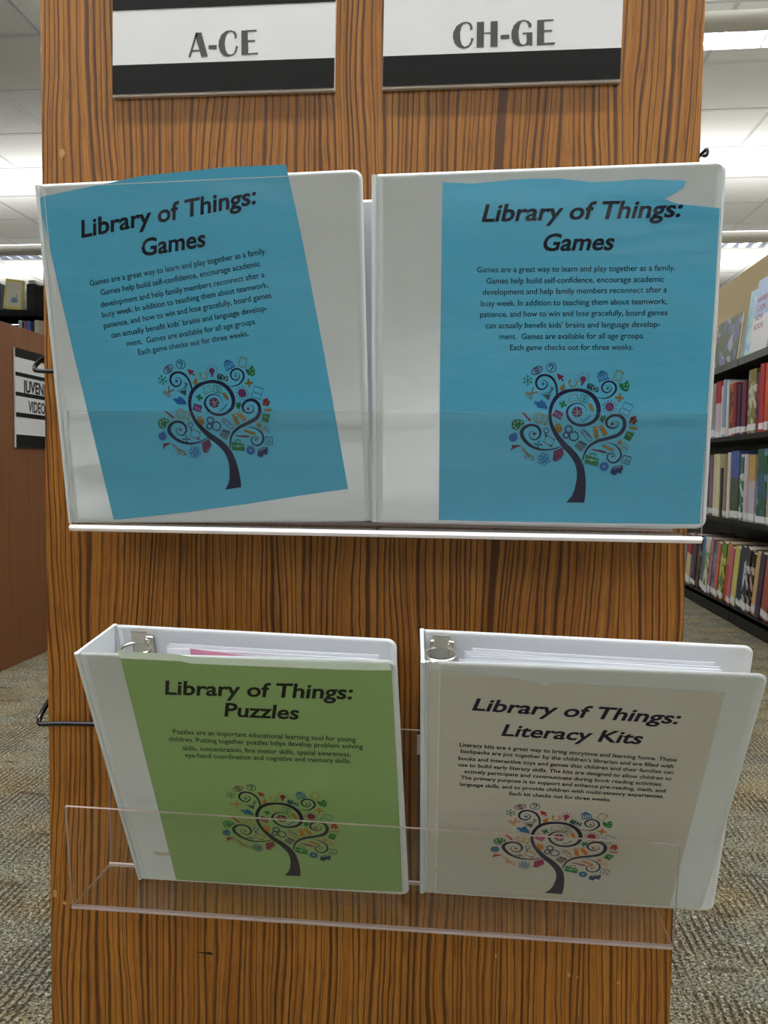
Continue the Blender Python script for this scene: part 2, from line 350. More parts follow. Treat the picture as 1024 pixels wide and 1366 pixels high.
SIGN_GLYPHS = {'A': [[[-273.5, 399.7], [-266.0, 422.5], [-264.1, 421.1], [-271.3, 399.6]], [[-266.7, 420.3], [-266.0, 422.5], [-260.3, 422.4], [-253.9, 399.4], [-260.6, 399.5], [-266.0, 417.3]], [[-269.5, 406.4], [-262.5, 406.3], [-262.0, 404.7], [-270.0, 404.6]], [[-253.3, 410.1], [-245.1, 409.9], [-245.1, 406.2], [-253.3, 406.3]], [[-227.1, 414.5], [-225.1, 415.7], [-225.1, 418.8], [-227.1, 421.9], [-231.2, 423.2], [-235.8, 422.8], [-240.5, 419.5], [-243.1, 413.6], [-243.4, 408.6], [-241.6, 403.1], [-238.1, 399.6], [-233.4, 398.5], [-228.8, 399.4], [-225.3, 402.9], [-223.8, 407.8], [-226.1, 408.2], [-226.5, 405.2], [-228.2, 401.4], [-231.7, 400.1], [-234.6, 401.7], [-236.4, 405.6], [-237.2, 411.1], [-236.4, 416.6], [-234.6, 420.3], [-231.7, 421.8], [-228.8, 420.8], [-227.4, 418.4]], [[-220.7, 422.4], [-205.7, 422.6], [-205.4, 421.0], [-214.3, 420.8], [-214.1, 413.1], [-207.0, 413.1], [-207.0, 411.4], [-213.9, 411.4], [-213.7, 400.8], [-204.1, 401.2], [-204.1, 399.6], [-220.6, 399.3]]], 'B': [[[-1.1, 412.3], [1.3, 413.5], [1.1, 416.5], [-0.7, 419.2], [-4.6, 420.6], [-8.9, 420.1], [-13.8, 417.2], [-16.7, 412.0], [-17.1, 406.7], [-15.1, 401.3], [-11.2, 397.6], [-6.8, 396.4], [-2.5, 397.2], [0.7, 400.0], [2.6, 405.0], [-0.1, 405.9], [-0.4, 402.2], [-2.5, 398.9], [-5.8, 397.8], [-8.5, 399.9], [-10.1, 404.8], [-10.4, 410.6], [-9.4, 415.9], [-7.3, 418.7], [-4.5, 419.4], [-2.0, 417.7], [-1.0, 415.0]], [[5.1, 419.8], [11.8, 419.8], [11.9, 396.6], [5.3, 396.7]], [[17.9, 419.8], [24.4, 419.8], [24.7, 396.7], [18.0, 396.6]], [[11.8, 409.9], [18.1, 410.0], [17.9, 408.6], [11.8, 408.7]], [[27.2, 407.0], [35.3, 407.1], [35.4, 403.5], [27.3, 403.4]], [[53.2, 412.2], [55.8, 413.4], [55.2, 416.1], [52.8, 418.6], [47.9, 419.9], [43.1, 418.7], [39.2, 415.2], [37.2, 409.5], [37.3, 404.2], [39.2, 399.4], [43.0, 396.6], [47.9, 396.1], [52.2, 396.9], [54.0, 397.7], [55.1, 396.1], [56.8, 396.5], [56.5, 408.3], [47.4, 408.3], [47.7, 406.8], [51.2, 406.7], [51.4, 399.4], [50.0, 397.7], [47.9, 397.4], [45.4, 399.1], [44.0, 403.9], [43.8, 409.8], [44.8, 415.0], [46.3, 418.1], [48.7, 418.7], [51.2, 417.6], [52.6, 415.1]], [[60.6, 419.0], [75.5, 419.1], [75.5, 417.5], [66.9, 417.4], [67.2, 409.7], [74.3, 409.7], [74.3, 408.1], [67.2, 408.1], [67.5, 398.2], [77.3, 398.4], [77.1, 396.4], [60.8, 396.4]]]}
# ------------------------------------------------------------------ the printed tree (drawn in its own units, u right, v down)
PUR = (38,30,74)
class Art:
    def __init__(s, fr, M, y): s.mb = MB(); s.fr = fr; s.M = M; s.y = y; s.k = 0
    def P(s, u, v):
        a, b = s.M; return s.fr((a[0]*u+a[1]*v+a[2])/1000, s.y-s.k*3e-6, (b[0]*u+b[1]*v+b[2])/1000)
    def poly(s, pts, c):
        s.k += 1
        tri = tessellate_polygon([[Vector((u, v, 0)) for u, v in pts]])
        s.mb.add([s.P(u, v) for u, v in pts], [tuple(t) for t in tri], 0, lin(c))
    def ribbon(s, pts, c):          # (u, v, width) centre line
        s.k += 1; L = []; R = []
        for i, p in enumerate(pts):
            a = pts[max(i-1, 0)]; b = pts[min(i+1, len(pts)-1)]
            dx, dy = b[0]-a[0], b[1]-a[1]; d = math.hypot(dx, dy) or 1; nx, ny = -dy/d*p[2]/2, dx/d*p[2]/2
            L.append(s.P(p[0]+nx, p[1]+ny)); R.append(s.P(p[0]-nx, p[1]-ny))
        n = len(pts); s.mb.add(L+R, [(i, i+1, n+i+1, n+i) for i in range(n-1)], 0, lin(c))
    def line(s, pts, w, c): s.ribbon([(u, v, w) for u, v in pts], c)
    def disc(s, u, v, r, c, r2=None, n=14, rot=0):
        r2 = r2 or r; cr, sr = math.cos(rot), math.sin(rot)
        s.poly([(u+r*math.cos(a)*cr-r2*math.sin(a)*sr, v+r*math.cos(a)*sr+r2*math.sin(a)*cr) for a in [2*math.pi*k/n for k in range(n)]], c)
    def ring(s, u, v, r, w, c, r2=None, n=18, a0=0, a1=360, rot=0):
        r2 = r2 or r; cr, sr = math.cos(rot), math.sin(rot); P = []
        for k in range(n+1):
            a = math.radians(a0+(a1-a0)*k/n); x, y = r*math.cos(a), r2*math.sin(a)
            P.append((u+x*cr-y*sr, v+x*sr+y*cr))
        s.line(P, w, c)
    def rect(s, u, v, w, h, c, rot=0, out=0):
        cr, sr = math.cos(rot), math.sin(rot)
        q = [(u+x*cr-y*sr, v+x*sr+y*cr) for x, y in ((-w/2,-h/2),(w/2,-h/2),(w/2,h/2),(-w/2,h/2))]
        if out: s.line(q+[q[0], q[1]], out, c)
        else: s.poly(q, c)
    def star(s, u, v, r, c, n=5, r2=.45, rot=-1.2):
        s.poly([(u+(r if k % 2 == 0 else r*r2)*math.cos(rot+math.pi*k/n), v+(r if k % 2 == 0 else r*r2)*math.sin(rot+math.pi*k/n)) for k in range(2*n)], c)

def draw_tree(art):
    A = art
    A.poly([(458,1055),(588,1055),(597,1000),(600,925),(525,925),(517,965),(496,1010)],PUR)
    S = [[(562.5,934,75),(566,870,62),(558,800,56),(535,745,52),(495,690,48),(445,640,42),(398,580,34),(360,515,27),(342,440,23),(350,365,25),(385,300,27),(440,262,27),(510,247,22),(580,252,25),(640,283,29),(680,340,31),(689,400,30),(672,450,26),(632,482,22),(575,497,20),(520,486,20),(480,452,20),(463,405,18),(480,365,13),(520,343,9),(560,345,7),(592,367,5),(604,405,2)],
         [(386,312,8),(391,250,14),(382,200,16),(355,158,18),(310,139,16),(265,150,18),(242,190,16),(255,228,13),(290,239,11),(320,218,9),(321,190,6),(300,175,4),(280,182,2)],
         [(425,645,5),(370,665,9),(310,672,12),(250,665,16),(190,635,22),(150,592,26),(134,550,27),(155,512,24),(200,493,18),(250,506,19),(272,545,17),(262,580,12),(230,600,9),(202,588,7),(190,560,5),(205,542,3),(222,538,2)],
         [(675,300,3),(720,308,7),(770,295,11),(808,255,15),(806,215,15),(775,190,13),(735,195,13),(712,225,13),(720,255,11),(750,268,9),(775,250,7),(775,225,4),(750,215,3),(735,230,2)],
         [(576,750,8),(590,700,13),(620,650,17),(680,612,22),(760,590,24),(830,565,26),(868,520,27),(870,465,25),(835,430,23),(785,430,20),(748,460,18),(750,500,14),(785,520,11),(820,508,8),(828,480,5),(805,466,3)],
         [(735,617,2),(790,630,7),(835,665,12),(850,710,14),(830,750,14),(790,765,12),(757,745,11),(755,712,9),(780,698,6),(812,712,4),(805,728,2)]]
    for s in S: A.ribbon(curve_pts(s, 5), PUR)
    GR, OR, BL, NV, RD, MG, TL, GY, OL = (30,130,70), (214,128,50), (40,112,178), (38,52,110), (190,52,54), (164,48,98), (30,84,92), (84,88,96), (196,150,70)
    # top left
    A.ring(248,106,42,6,(120,40,90),24,rot=-.5); A.ring(248,106,17,7,(120,40,90)); A.disc(248,106,8,(120,40,90))
    A.ring(352,87,34,5,NV); A.ring(352,80,13,9,NV,a0=-190,a1=70); A.line([(354,92),(350,102)],9,NV); A.disc(348,110,5,NV)
    for k in range(6):
        a = math.radians(30+60*k); c, s_ = math.cos(a), math.sin(a)
        A.line([(182,175),(182+38*c,175+38*s_)],5,GR)
        for q in (-.7,.7): A.line([(182+22*c,175+22*s_),(182+22*c+13*math.cos(a+q),175+22*s_+13*math.sin(a+q))],4,GR)
    A.poly([(390,125),(446,152),(428,160),(444,182),(430,186),(418,166),(404,180)],RD)
    A.ring(506,196,27,9,OL,a0=-60,a1=240); A.line([(475,172),(492,186),(480,195)],8,OL)
    A.disc(578,172,22,MG); A.poly([(566,188),(586,192),(574,218),(562,214)],MG)
    for k in range(9):
        a = math.radians(150+30*k); A.line([(580+32*math.cos(a),168+32*math.sin(a)),(580+46*math.cos(a),168+46*math.sin(a))],4,MG)
    A.poly([(606,212),(622,198),(640,206),(690,232),(682,264),(664,262),(604,238)],TL); A.ring(660,238,15,5,(210,222,222)); A.disc(630,215,5,(210,222,222))
    A.poly([(674,142),(706,110),(742,124)],BL)
    A.rect(712,140,72,7,BL,-.3)
    for k in range(5): A.line([(684+k*15,150-k*4),(692+k*15,188-k*4)],7,BL)
    A.rect(726,178,80,9,BL,-.3)
    A.rect(825,152,48,70,OL,.45,out=8); A.disc(812,178,5,OL)
    A.poly([(832,202),(862,206),(890,182),(904,214),(900,250),(882,262),(850,250),(836,226)],GR); A.disc(866,216,5,(200,225,205)); A.disc(890,212,5,(200,225,205)); A.line([(866,240),(882,240),(892,230)],4,(200,225,205))
    # left
    A.ring(178,268,11,6,OR); A.ring(203,294,11,6,OR); A.line([(188,272),(256,258)],9,OR); A.line([(206,282),(222,224)],9,OR)
    A.line([(344,222),(370,236)],7,GY); A.line([(354,232),(336,262),(276,270),(332,316),(348,262),(364,236)],6,GY); A.poly([(292,276),(344,276),(332,312)],GY)
    A.poly([(446,196),(450,236),(436,250),(416,248),(412,230),(428,212)],OR)
    A.poly([(228,322),(262,328),(280,314),(300,326),(318,352),(326,382),(290,376),(246,366),(250,350),(232,344)],BL)
    A.rect(434,346,54,17,GR,.35); A.rect(434,346,17,50,GR,.35)
    A.line([(478,330),(480,282),(534,278),(542,318),(502,326),(482,338),(480,320)],6,OL)
    A.rect(586,310,56,50,GR,.3,out=6)
    A.line([(578,328),(586,292),(600,298),(596,310),(582,310),(598,314),(592,330),(576,328)],5,GR)
    A.poly([(614,342),(634,340),(652,370),(656,402),(640,398),(622,378)],OR)
    A.rect(836,305,62,16,OR,.1); A.rect(836,305,16,62,OR,.1)
    A.disc(767,368,32,MG)
    for k in range(12):
        a = math.radians(15+30*k); A.disc(767+46*math.cos(a),368+46*math.sin(a),5,MG,n=6)
    A.rect(894,368,66,44,BL,.45,out=6); A.line([(846,376),(830,404),(896,436),(908,408)],6,BL)
    A.disc(537,402,37,(150,44,84)); A.ring(537,402,37,2,PUR); A.line([(504,392),(540,400),(572,392)],5,(222,190,200)); A.line([(512,424),(540,408),(566,420)],5,(222,190,200)); A.line([(530,368),(540,402),(534,436)],5,(222,190,200))
    A.poly([(382,382),(440,410),(416,458),(356,426)],MG)
    for k in range(4): A.line([(378+3*k-6,398+9*k),(426+3*k-10,418+9*k)],3,(200,150,190))
    A.line([(566,452),(572,474),(632,428)],8,BL)
    A.poly([(740,420),(738,452),(716,484),(694,456),(706,440),(704,424),(722,436)],GR)
    A.poly([(136,402),(150,400),(204,456),(200,468),(186,462)],RD)
    A.ring(262,444,40,4,OL); A.ring(262,444,20,4,OL,38); A.line([(224,444),(300,444)],4,OL); A.line([(230,424),(294,424)],4,OL); A.line([(232,466),(292,466)],4,OL); A.ring(270,448,52,6,OL,a0=-30,a1=60); A.line([(300,480),(312,498)],8,OL); A.line([(288,490),(320,484)],5,OL)
    A.poly([(62,478),(84,456),(120,450),(152,466),(154,488),(128,496),(124,516),(94,532),(66,516)],GR)
    for p in ((84,478),(108,468),(134,472),(80,500),(94,516)): A.disc(*p,7,(206,226,210),n=8)
    A.disc(402,516,26,OR,36,rot=-.35); A.line([(388,484),(380,470),(368,462)],4,OR); A.line([(380,506),(424,500)],3,(236,214,186)); A.line([(396,484),(402,502)],3,(236,214,186))
    for (u,v,r) in ((475,524,22),(456,568,18),(512,575,31)):
        A.ring(u,v,r,8,NV)
        for k in range(10):
            a = 2*math.pi*k/10; A.line([(u+(r+2)*math.cos(a),v+(r+2)*math.sin(a)),(u+(r+9)*math.cos(a),v+(r+9)*math.sin(a))],7,NV)
    A.line(curve_pts([(572,566),(566,540),(588,530),(640,590),(630,612),(612,604),(578,556),(590,544),(628,588)],4),5,MG)
    A.rect(670,548,32,84,OR,-.2); A.rect(722,534,34,80,OR,-.55); A.line([(656,524),(684,518)],4,(240,214,180)); A.line([(704,512),(730,500)],4,(240,214,180))
    A.star(786,487,19,RD); A.star(228,556,17,RD); A.star(291,200,18,BL); A.star(790,720,15,RD); A.disc(751,238,9,GR)
    A.disc(930,452,20,RD,16); A.disc(950,466,13,RD); A.disc(914,474,12,RD); A.disc(938,482,12,RD); A.disc(946,440,9,RD)
    A.poly([(902,508),(958,514),(972,524),(956,532),(906,524)],OR)
    A.poly([(890,538),(942,556),(912,612),(866,590)],GR); A.line([(896,560),(920,580)],4,(190,220,196))
    A.disc(72,584,32,BL,30); A.poly([(70,560),(84,548),(98,556),(108,584),(92,596)],BL); A.line([(78,562),(92,546)],5,BL)
    A.ring(314,534,18,6,NV); A.line([(310,552),(308,580)],8,NV)
    A.rect(334,608,66,52,RD,.5,out=6); A.line([(352,632),(344,646)],6,RD); A.line([(330,642),(362,652)],5,RD)
    A.line([(224,628),(286,636)],9,NV); A.disc(258,614,7,NV,n=8); A.disc(252,650,7,NV,n=8)
    A.poly([(60,636),(134,640),(84,658),(42,684),(66,654)],RD)
    A.line(curve_pts([(200,722),(186,704),(166,712),(158,728),(176,734),(190,720),(160,690),(136,664),(152,660),(170,690),(196,712),(216,720),(220,744),(204,746),(212,734)],3),6,OR)
    for k in range(3): A.ring(294,739,47,5,BL,18,rot=math.radians(60*k+20))
    A.disc(294,739,9,BL,n=10)
    A.poly([(368,680),(432,656),(440,712),(388,760),(360,748)],MG); A.line([(384,748),(436,712)],4,(230,190,205))
    A.poly([(556,604),(606,628),(604,640),(566,688),(520,656),(522,640)],GY)
    for k in range(4):
        for j in range(3): A.rect(548+13*k-10*j,632+7*k+14*j-6,9,8,(206,208,206),.5)
    A.poly([(636,664),(690,672),(722,676),(750,690),(738,698),(712,692),(640,672)],MG)
    A.rect(757,659,90,20,OR,.45)
    for k in range(8):
        a = math.pi*k/4; A.line([(840,620),(840+26*math.cos(a),620+26*math.sin(a))],6,OR)
    A.disc(840,620,10,OR); A.line([(846,650),(872,656),(900,684)],5,OR); A.line([(880,660),(884,628)],5,OR); A.line([(892,676),(902,646)],5,OR); A.line([(862,654),(850,672)],5,OR)
    A.poly([(598,706),(694,738),(684,790),(588,768)],GR); A.line([(626,712),(636,698),(668,704),(670,722)],8,GR); A.line([(598,736),(688,752)],4,(190,222,198)); A.rect(640,746,16,16,(190,222,198),.2)
    A.disc(730,792,33,BL,n=20); A.disc(730,792,7,(214,224,236))
    A.rect(888,744,54,54,NV,.25,out=6); A.line([(874,764),(890,724),(902,764)],5,NV); A.line([(880,752),(900,752)],4,NV)
    A.poly([(774,830),(790,796),(850,780),(864,790),(862,820),(804,848),(780,848)],NV)
    A.disc(804,846,10,NV,n=10); A.disc(846,832,10,NV,n=10)
    for k in range(3): A.rect(804+19*k,804-6*k,12,10,(200,214,236),-.25)
    return A.mb
# ------------------------------------------------------------------ room shell
RX0, RX1, RY0, RY1, RZ = -9.0, 8.0, -11.0, 13.0, H+2.48
def struct(o): o['kind'] = 'structure'; return o
b = MB(); b.box(RX0, RX1, RY0, RY1, -0.05, 0); struct(b.obj('floor', CARPET))
b = MB(); b.box(RX0, RX1, RY1, RY1+.1, 0, RZ); struct(b.obj('wall_back', WALLM))
b = MB(); b.box(RX0, RX1, RY0-.1, RY0, 0, RZ); struct(b.obj('wall_front', WALLM))
b = MB(); b.box(RX0-.1, RX0, RY0, RY1, 0, RZ); struct(b.obj('wall_left', WALLM))
b = MB(); b.box(RX1, RX1+.1, RY0, RY1, 0, RZ); struct(b.obj('wall_right', WALLM))
b = MB(); b.box(1.70, 1.82, 2.6, 7.4, 0, H+1.255); struct(b.obj('wall_partition', BEIGE))
b = MB(); b.box(RX0, RX1, RY0, RY1, RZ+.03, RZ+.1); CEIL = struct(b.obj('ceiling', TILE))
# suspended tiles: module 0.64 x 0.612, each tile its own piece where the photograph shows it
MX, MY, OX, OY = .64, .612, 2.03, 4.255
tb = MB(); tb.box(-.314, .314, -.300, .300, -.004, .012); TILE_ME = tb.mesh('ceiling_tile', TILE)
gx = [OX+MX*k for k in range(-18, 10) if RX0 < OX+MX*k < RX1]; gy = [OY+MY*k for k in range(-25, 15) if RY0 < OY+MY*k < RY1]
far = MB(); cnt = 0
for x in gx:
    for y in gy:
        cx, cy = x+MX/2, y+MY/2
        if cx > RX1-.3 or cy > RY1-.3: continue
        seen = any(-.68*yy < xx < -.50*yy or .27*yy < xx < .47*yy for xx in (x, cx, x+MX) for yy in (y, y+MY)) and 3.4 < cy < 11.5
        if seen and cnt < 290:
            t = link('ceiling_tile', TILE_ME, CEIL); t.location = (cx, cy, RZ); cnt += 1
        else: far.box(cx-.314, cx+.314, cy-.300, cy+.300, RZ-.004, RZ+.012)
far.obj('ceiling_tile', TILE, CEIL, kind='stuff')
g = MB()
for x in gx: g.box(x-.012, x+.012, RY0, RY1, RZ-.0065, RZ-.0041)
for y in gy: g.box(RX0, RX1, y-.012, y+.012, RZ-.0067, RZ-.0042)
g.obj('ceiling_grid', GRID, CEIL)

# ------------------------------------------------------------------ pendants
blade = MB(); N_ = 8
prof = [(-.020+.0*k, 0) for k in range(1)]
for side in (-1, 1):
    P = [(side*(.004+.016*(k/N_)**2), .05*(k/N_)) for k in range(N_+1)]
    blade.add([(x, y, z) for y in (-.066, .066) for x, z in P], [(k, k+1, N_+2+k, N_+1+k) for k in range(N_)])
BLADE = blade.mesh('louver_blade', ALU, smooth=True)
PLAB = ['long white louvered pendant light nearest behind the panel, at the upper right', 'farther white louvered pendant light spanning both sides of the panel',
        'farthest white louvered pendant light near the back wall', 'white louvered pendant light hanging above the oak panel', 'white louvered pendant light in the first row in front of the oak panel', 'added unseen white louvered pendant light in the second row in front of the oak panel', 'added unseen white louvered pendant light in the last row in front of the oak panel']
for pi, (py, x0, x1) in enumerate(PENDANTS):
    root = thing('pendant_light', PLAB[pi], 'light', (0, py, H+1.80), 'rows of pendant lights')
    hb = MB()
    for s_ in (-1, 1):       # two rolled side housings
        out = [(s_*(.070+.022*math.sin(math.pi*k/10)), .085*k/10) for k in range(11)]
        inn = [(s_*.066, .085), (s_*.066, 0)]
        pr = out+inn
        n = len(pr); hb.add([(x0, y, z) for y, z in pr]+[(x1, y, z) for y, z in pr],
                            [(i, (i+1) % n, (i+1) % n+n, i+n) for i in range(n)]+[tuple(range(n)), tuple(range(2*n-1, n-1, -1))])
    hb.obj('housing', ENAMEL, root, smooth=True)
    for s_ in (-1, 1):
        rf = MB(); rf.box(x0+.004, x1-.004, s_*.0655-.0004, s_*.0655, .001, .084); rf.obj('reflector', ALU, root)
    for xe in (x0, x1-.004):
        cb = MB(); cb.box(xe, xe+.004, -.066, .066, 0, .085); cb.obj('end_cap', ENAMEL, root)
    for ty in (-.035, .035):
        tb = MB(); tb.tube([(x0+.03, ty, .088), (x1-.03, ty, .088)], .013, 10); tb.obj('fluorescent_tube', TUBE, root, smooth=True)
    if pi < 2:
        xs = [x for x in [x0+.05+.10*k for k in range(int((x1-x0)/.10))] if (x > .6 if pi == 0 else (1.4 < x < 3.6 or -5.2 < x < -2.8))]
        for x in xs:
            bl = link('louver_blade', BLADE, root); bl.location = (x, 0, .002)
    for xc in (x0+.4, (x0+x1)/2, x1-.4):
        wr = MB(); wr.tube([(xc, 0, .10), (xc, 0, 2.48-1.80-.006)], .0015, 6); wr.obj('hanger_cable', STEEL, root)
    for xc in (x0+.4, (x0+x1)/2, x1-.4):
        cb = MB(); cb.box(xc-.01, xc+.01, -.066, .066, .102, .107); cb.obj('crossbar', ENAMEL, root)

# ------------------------------------------------------------------ the oak end panel with its shelving run behind
PX0, PX1, PF = -.4283, .2120, .74
root = thing('shelf_end_panel', 'large oak veneer end panel holding the two clear racks', 'shelving', ((PX0+PX1)/2, PF, 0))
ox = (PX0+PX1)/2
m = MB(); m.box(PX0-ox, PX1-ox, 0, .022, 0.0, H+.52); e = m.obj('oak_panel', OAK, root); bevel(e, .0008, 2)
for k, (xx, zz, r, q) in enumerate([(-.2985, .905+.12, .0030, 1.6), (-.3145, .256, .0026, 2.0), (-.304, .247, .0022, 1), (-.2955, .243, .0014, 1), (-.2985, .1, .002, 3), (-.145, -.1, 0, 1), (.222, .212, .0016, 1.2), (.230, .211, .0012, 1.0), (.270, .208, .0015, 1.2), (.150, .226, .0010, 2.6)]):
    if r:
        c = MB(); rn = random.Random(k); c.prism([(xx+r*rn.uniform(.6, 1.3)*math.cos(a), zz+q*r*rn.uniform(.6, 1.3)*math.sin(a)) for a in [math.pi*2*j/8 for j in range(8)]], lambda x, y, z: Vector((x, y, z)), -.0002, .001)
        c.obj('chip', DARKW, root)
c = MB(); c.prism([(-.162, .205), (-.150, .2035), (-.143, .2028), (-.1415, .2045), (-.145, .2060), (-.152, .2052)], lambda x, y, z: Vector((x, y, z)), -.00015, .001); c.obj('scratch', SCRATCH, root)
m = MB(); m.box(-.018, .018, .022, 1.86, .10, H+.50); m.obj('centre_back', SHELFB, root)
m = MB(); m.box(-.30, .30, .03, 1.86, 0, .10); m.obj('base', SHELFB, root)
for zz in (.10, .46, .82, 1.17):
    for s_ in (-1, 1):
        m = MB(); xa, xb = sorted((s_*.018, s_*.29)); m.box(xa, xb, .03, 1.85, zz, zz+.02); m.obj('shelf', SHELFB, root)
m = MB(); m.box(PX0-ox, PX1-ox, 1.86, 1.882, 0, H+.52); m.obj('far_oak_panel', OAK, root)

# ------------------------------------------------------------------ sign plates on the panel
def sign(name, label, corners, bands, glyphs, ztop):
    """corners: bottom-left, bottom-right (x,z); bands: (z0,z1) left/right pairs"""
    (ax, az), (bx, bz) = corners
    root = thing(name, label, 'sign', (ax, PF, H+az), 'range signs on the oak panel')
    o = Vector((ax, PF, H+az)); L = math.hypot(bx-ax, bz-az); ux, uz = (bx-ax)/L, (bz-az)/L
    def fr(x, y, z): return Vector((ux*x-uz*z, y, uz*x+ux*z))
    b = MB(); b.prism([(0, 0), (L, 0), (L, ztop), (0, ztop)], fr, -.0042, -.0001); bb = b.obj('backing_board', FOAM, root)
    b = MB(); b.prism([(.0003, .0022), (L-.0003, .0022), (L-.0003, ztop-.0004), (.0003, ztop-.0004)], fr, -.0049, -.0042); b.obj('card_face', CARDW, root)
    for z0, z1 in bands:
        b = MB(); b.prism([(.0003, z0), (L-.0003, z0), (L-.0003, z1), (.0003, z1)], fr, -.0052, -.0049); b.obj('black_band', BLACK, root)
    g = MB()
    for poly in glyphs:
        tri = tessellate_polygon([[Vector((x, z, 0)) for x, z in poly]])
        g.add([Vector((x/1000-ax, -.0051, z/1000-az)) for x, z in poly], [tuple(t) for t in tri])
    g.obj('lettering', INKG, root, fix=False)
sign('range_sign', 'white sign with black bands reading A-CE, upper left of the panel', ((-.3512, .3650), (-.1293, .3630)), ((.0022, .0300), (.0820, .1098)), SIGN_GLYPHS['A'], .112)
sign('range_sign', 'white sign with black bands reading CH-GE, upper right of the panel', ((-.0832, .3624), (.1375, .3608)), ((.0022, .0300), (.0880, .1158)), SIGN_GLYPHS['B'], .118)

# ------------------------------------------------------------------ clear acrylic racks
def rack(label, x0, x1, yb0, yb1, yf, zf0, zf1, zt, zback, ytop, rb=.0013, fm=None):
    """x0,x1 ends; back plate yb0..yb1; yf front face of the lip; floor underside at zf0 (left) and zf1 (right)"""
    t = .0030; root = thing('acrylic_rack', label, 'rack', (x0, yf, H+zf0), 'clear racks on the oak panel')
    o = Vector((x0, yf, zf0)); dz = zf1-zf0
    Z = lambda x: zf0+dz*(x-x0)/(x1-x0)
    def slab(nm, q, edges):
        m = MB(); m.hexa([Vector(p)-o for p in q]); ob = m.obj(nm, [ACRYL, ACRYL_EDGE], root)
        for p in ob.data.polygons: p.material_index = 1 if p.area < 4.0e-3 and min((p.center-Vector(e_)+o).length for e_ in edges) >= 0 and p.area < .0035 else 0
        return ob
    # order x(lo,hi) y(lo,hi) z(lo,hi)
    slab('front_lip', [(x0, yf, Z(x0)), (x0, ytop, zt[0]), (x0, yf+t, Z(x0)), (x0, ytop+t, zt[0]), (x1, yf, Z(x1)), (x1, ytop, zt[1]), (x1, yf+t, Z(x1)), (x1, ytop+t, zt[1])], [(x0, yf, 0)])
    slab('bottom_ledge', [(x0, yf+t, Z(x0)), (x0, yf+t, Z(x0)+t), (x0, yb0, Z(x0)), (x0, yb0, Z(x0)+t), (x1, yf+t, Z(x1)), (x1, yf+t, Z(x1)+t), (x1, yb0, Z(x1)), (x1, yb0, Z(x1)+t)], [(x0, yf, 0)])
    slab('back_plate', [(x0, yb0, Z(x0)), (x0, yb0, zback), (x0, yb1, Z(x0)), (x0, yb1, zback), (x1, yb0, Z(x1)), (x1, yb0, zback), (x1, yb1, Z(x1)), (x1, yb1, zback)], [(x0, yf, 0)])
    # polished bends; the upper front one has its bright glint painted on
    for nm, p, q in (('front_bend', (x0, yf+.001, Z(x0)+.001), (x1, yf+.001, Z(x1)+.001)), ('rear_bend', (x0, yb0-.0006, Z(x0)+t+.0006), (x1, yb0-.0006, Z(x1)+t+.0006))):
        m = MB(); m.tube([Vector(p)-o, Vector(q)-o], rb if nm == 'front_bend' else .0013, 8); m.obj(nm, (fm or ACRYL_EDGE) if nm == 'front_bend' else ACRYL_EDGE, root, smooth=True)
    return root
rack('clear acrylic rack on the upper half of the panel, holding the two blue-sheet binders', -.3500, .1965, .7330, .7365, .6440, -.0560, -.0548, (.0490, .0490), .10, .6405, .0030, ACRYL_BRIGHT)
r2 = rack('clear acrylic rack on the lower half of the panel, holding the two forward-leaning binders', -.3586, .1888, .7330, .7365, .6560, -.4155, -.4115, (-.3125, -.3135), -.2560, .6455)
m = MB(); m.box(0, .0055, 0, .003, 0, .019); cl = m.obj('price_clip', ACRYL_EDGE, r2); cl.location = (-.0400+.3586, .7330-.6560-.003, -.2760+.4125)

# ------------------------------------------------------------------ wire brackets hooked round the panel edge
def wire(name, label, path, origin, r=.0024):
    o = Vector(origin); m = MB(); m.tube([Vector(p)+Vector((0, 0, H))-o for p in path], r, 10)
    ob = m.obj(name, BLACKWIRE, None, smooth=True, label=label, category='bracket', group='wire brackets round the panel edges'); ob.location = o
def bend(P, k=6):
    return curve_pts(P, k)
wire('wire_bracket', 'black wire bracket hooked round the left panel edge beside the upper rack',
     bend([(-.4345, .84, .150), (-.4350, .80, .139), (-.4358, .745, .108), (-.4340, .7330, .0990), (-.4290, .7325, .0965), (-.40, .7325, .0960), (-.30, .7325, .0960)]), (-.4345, .7325, H+.0965))
wire('wire_bracket', 'black wire bracket hooked round the left panel edge above the lower rack',
     bend([(-.4345, .84, -.214), (-.4350, .80, -.226), (-.4358, .745, -.257), (-.4340, .7330, -.2660), (-.4290, .7325, -.2680), (-.40, .7325, -.2660), (-.30, .7325, -.2640)]), (-.4345, .7325, H-.268), .0026)
wire('wire_bracket', 'tiny black wire end sticking out at the right panel edge above the upper binder',
     bend([(.2125, .79, .2990), (.2170, .77, .3020), (.2185, .745, .3010), (.2190, .742, .2970), (.2175, .742, .2945), (.2145, .742, .2950)]), (.2190, .745, H+.297), .0016)
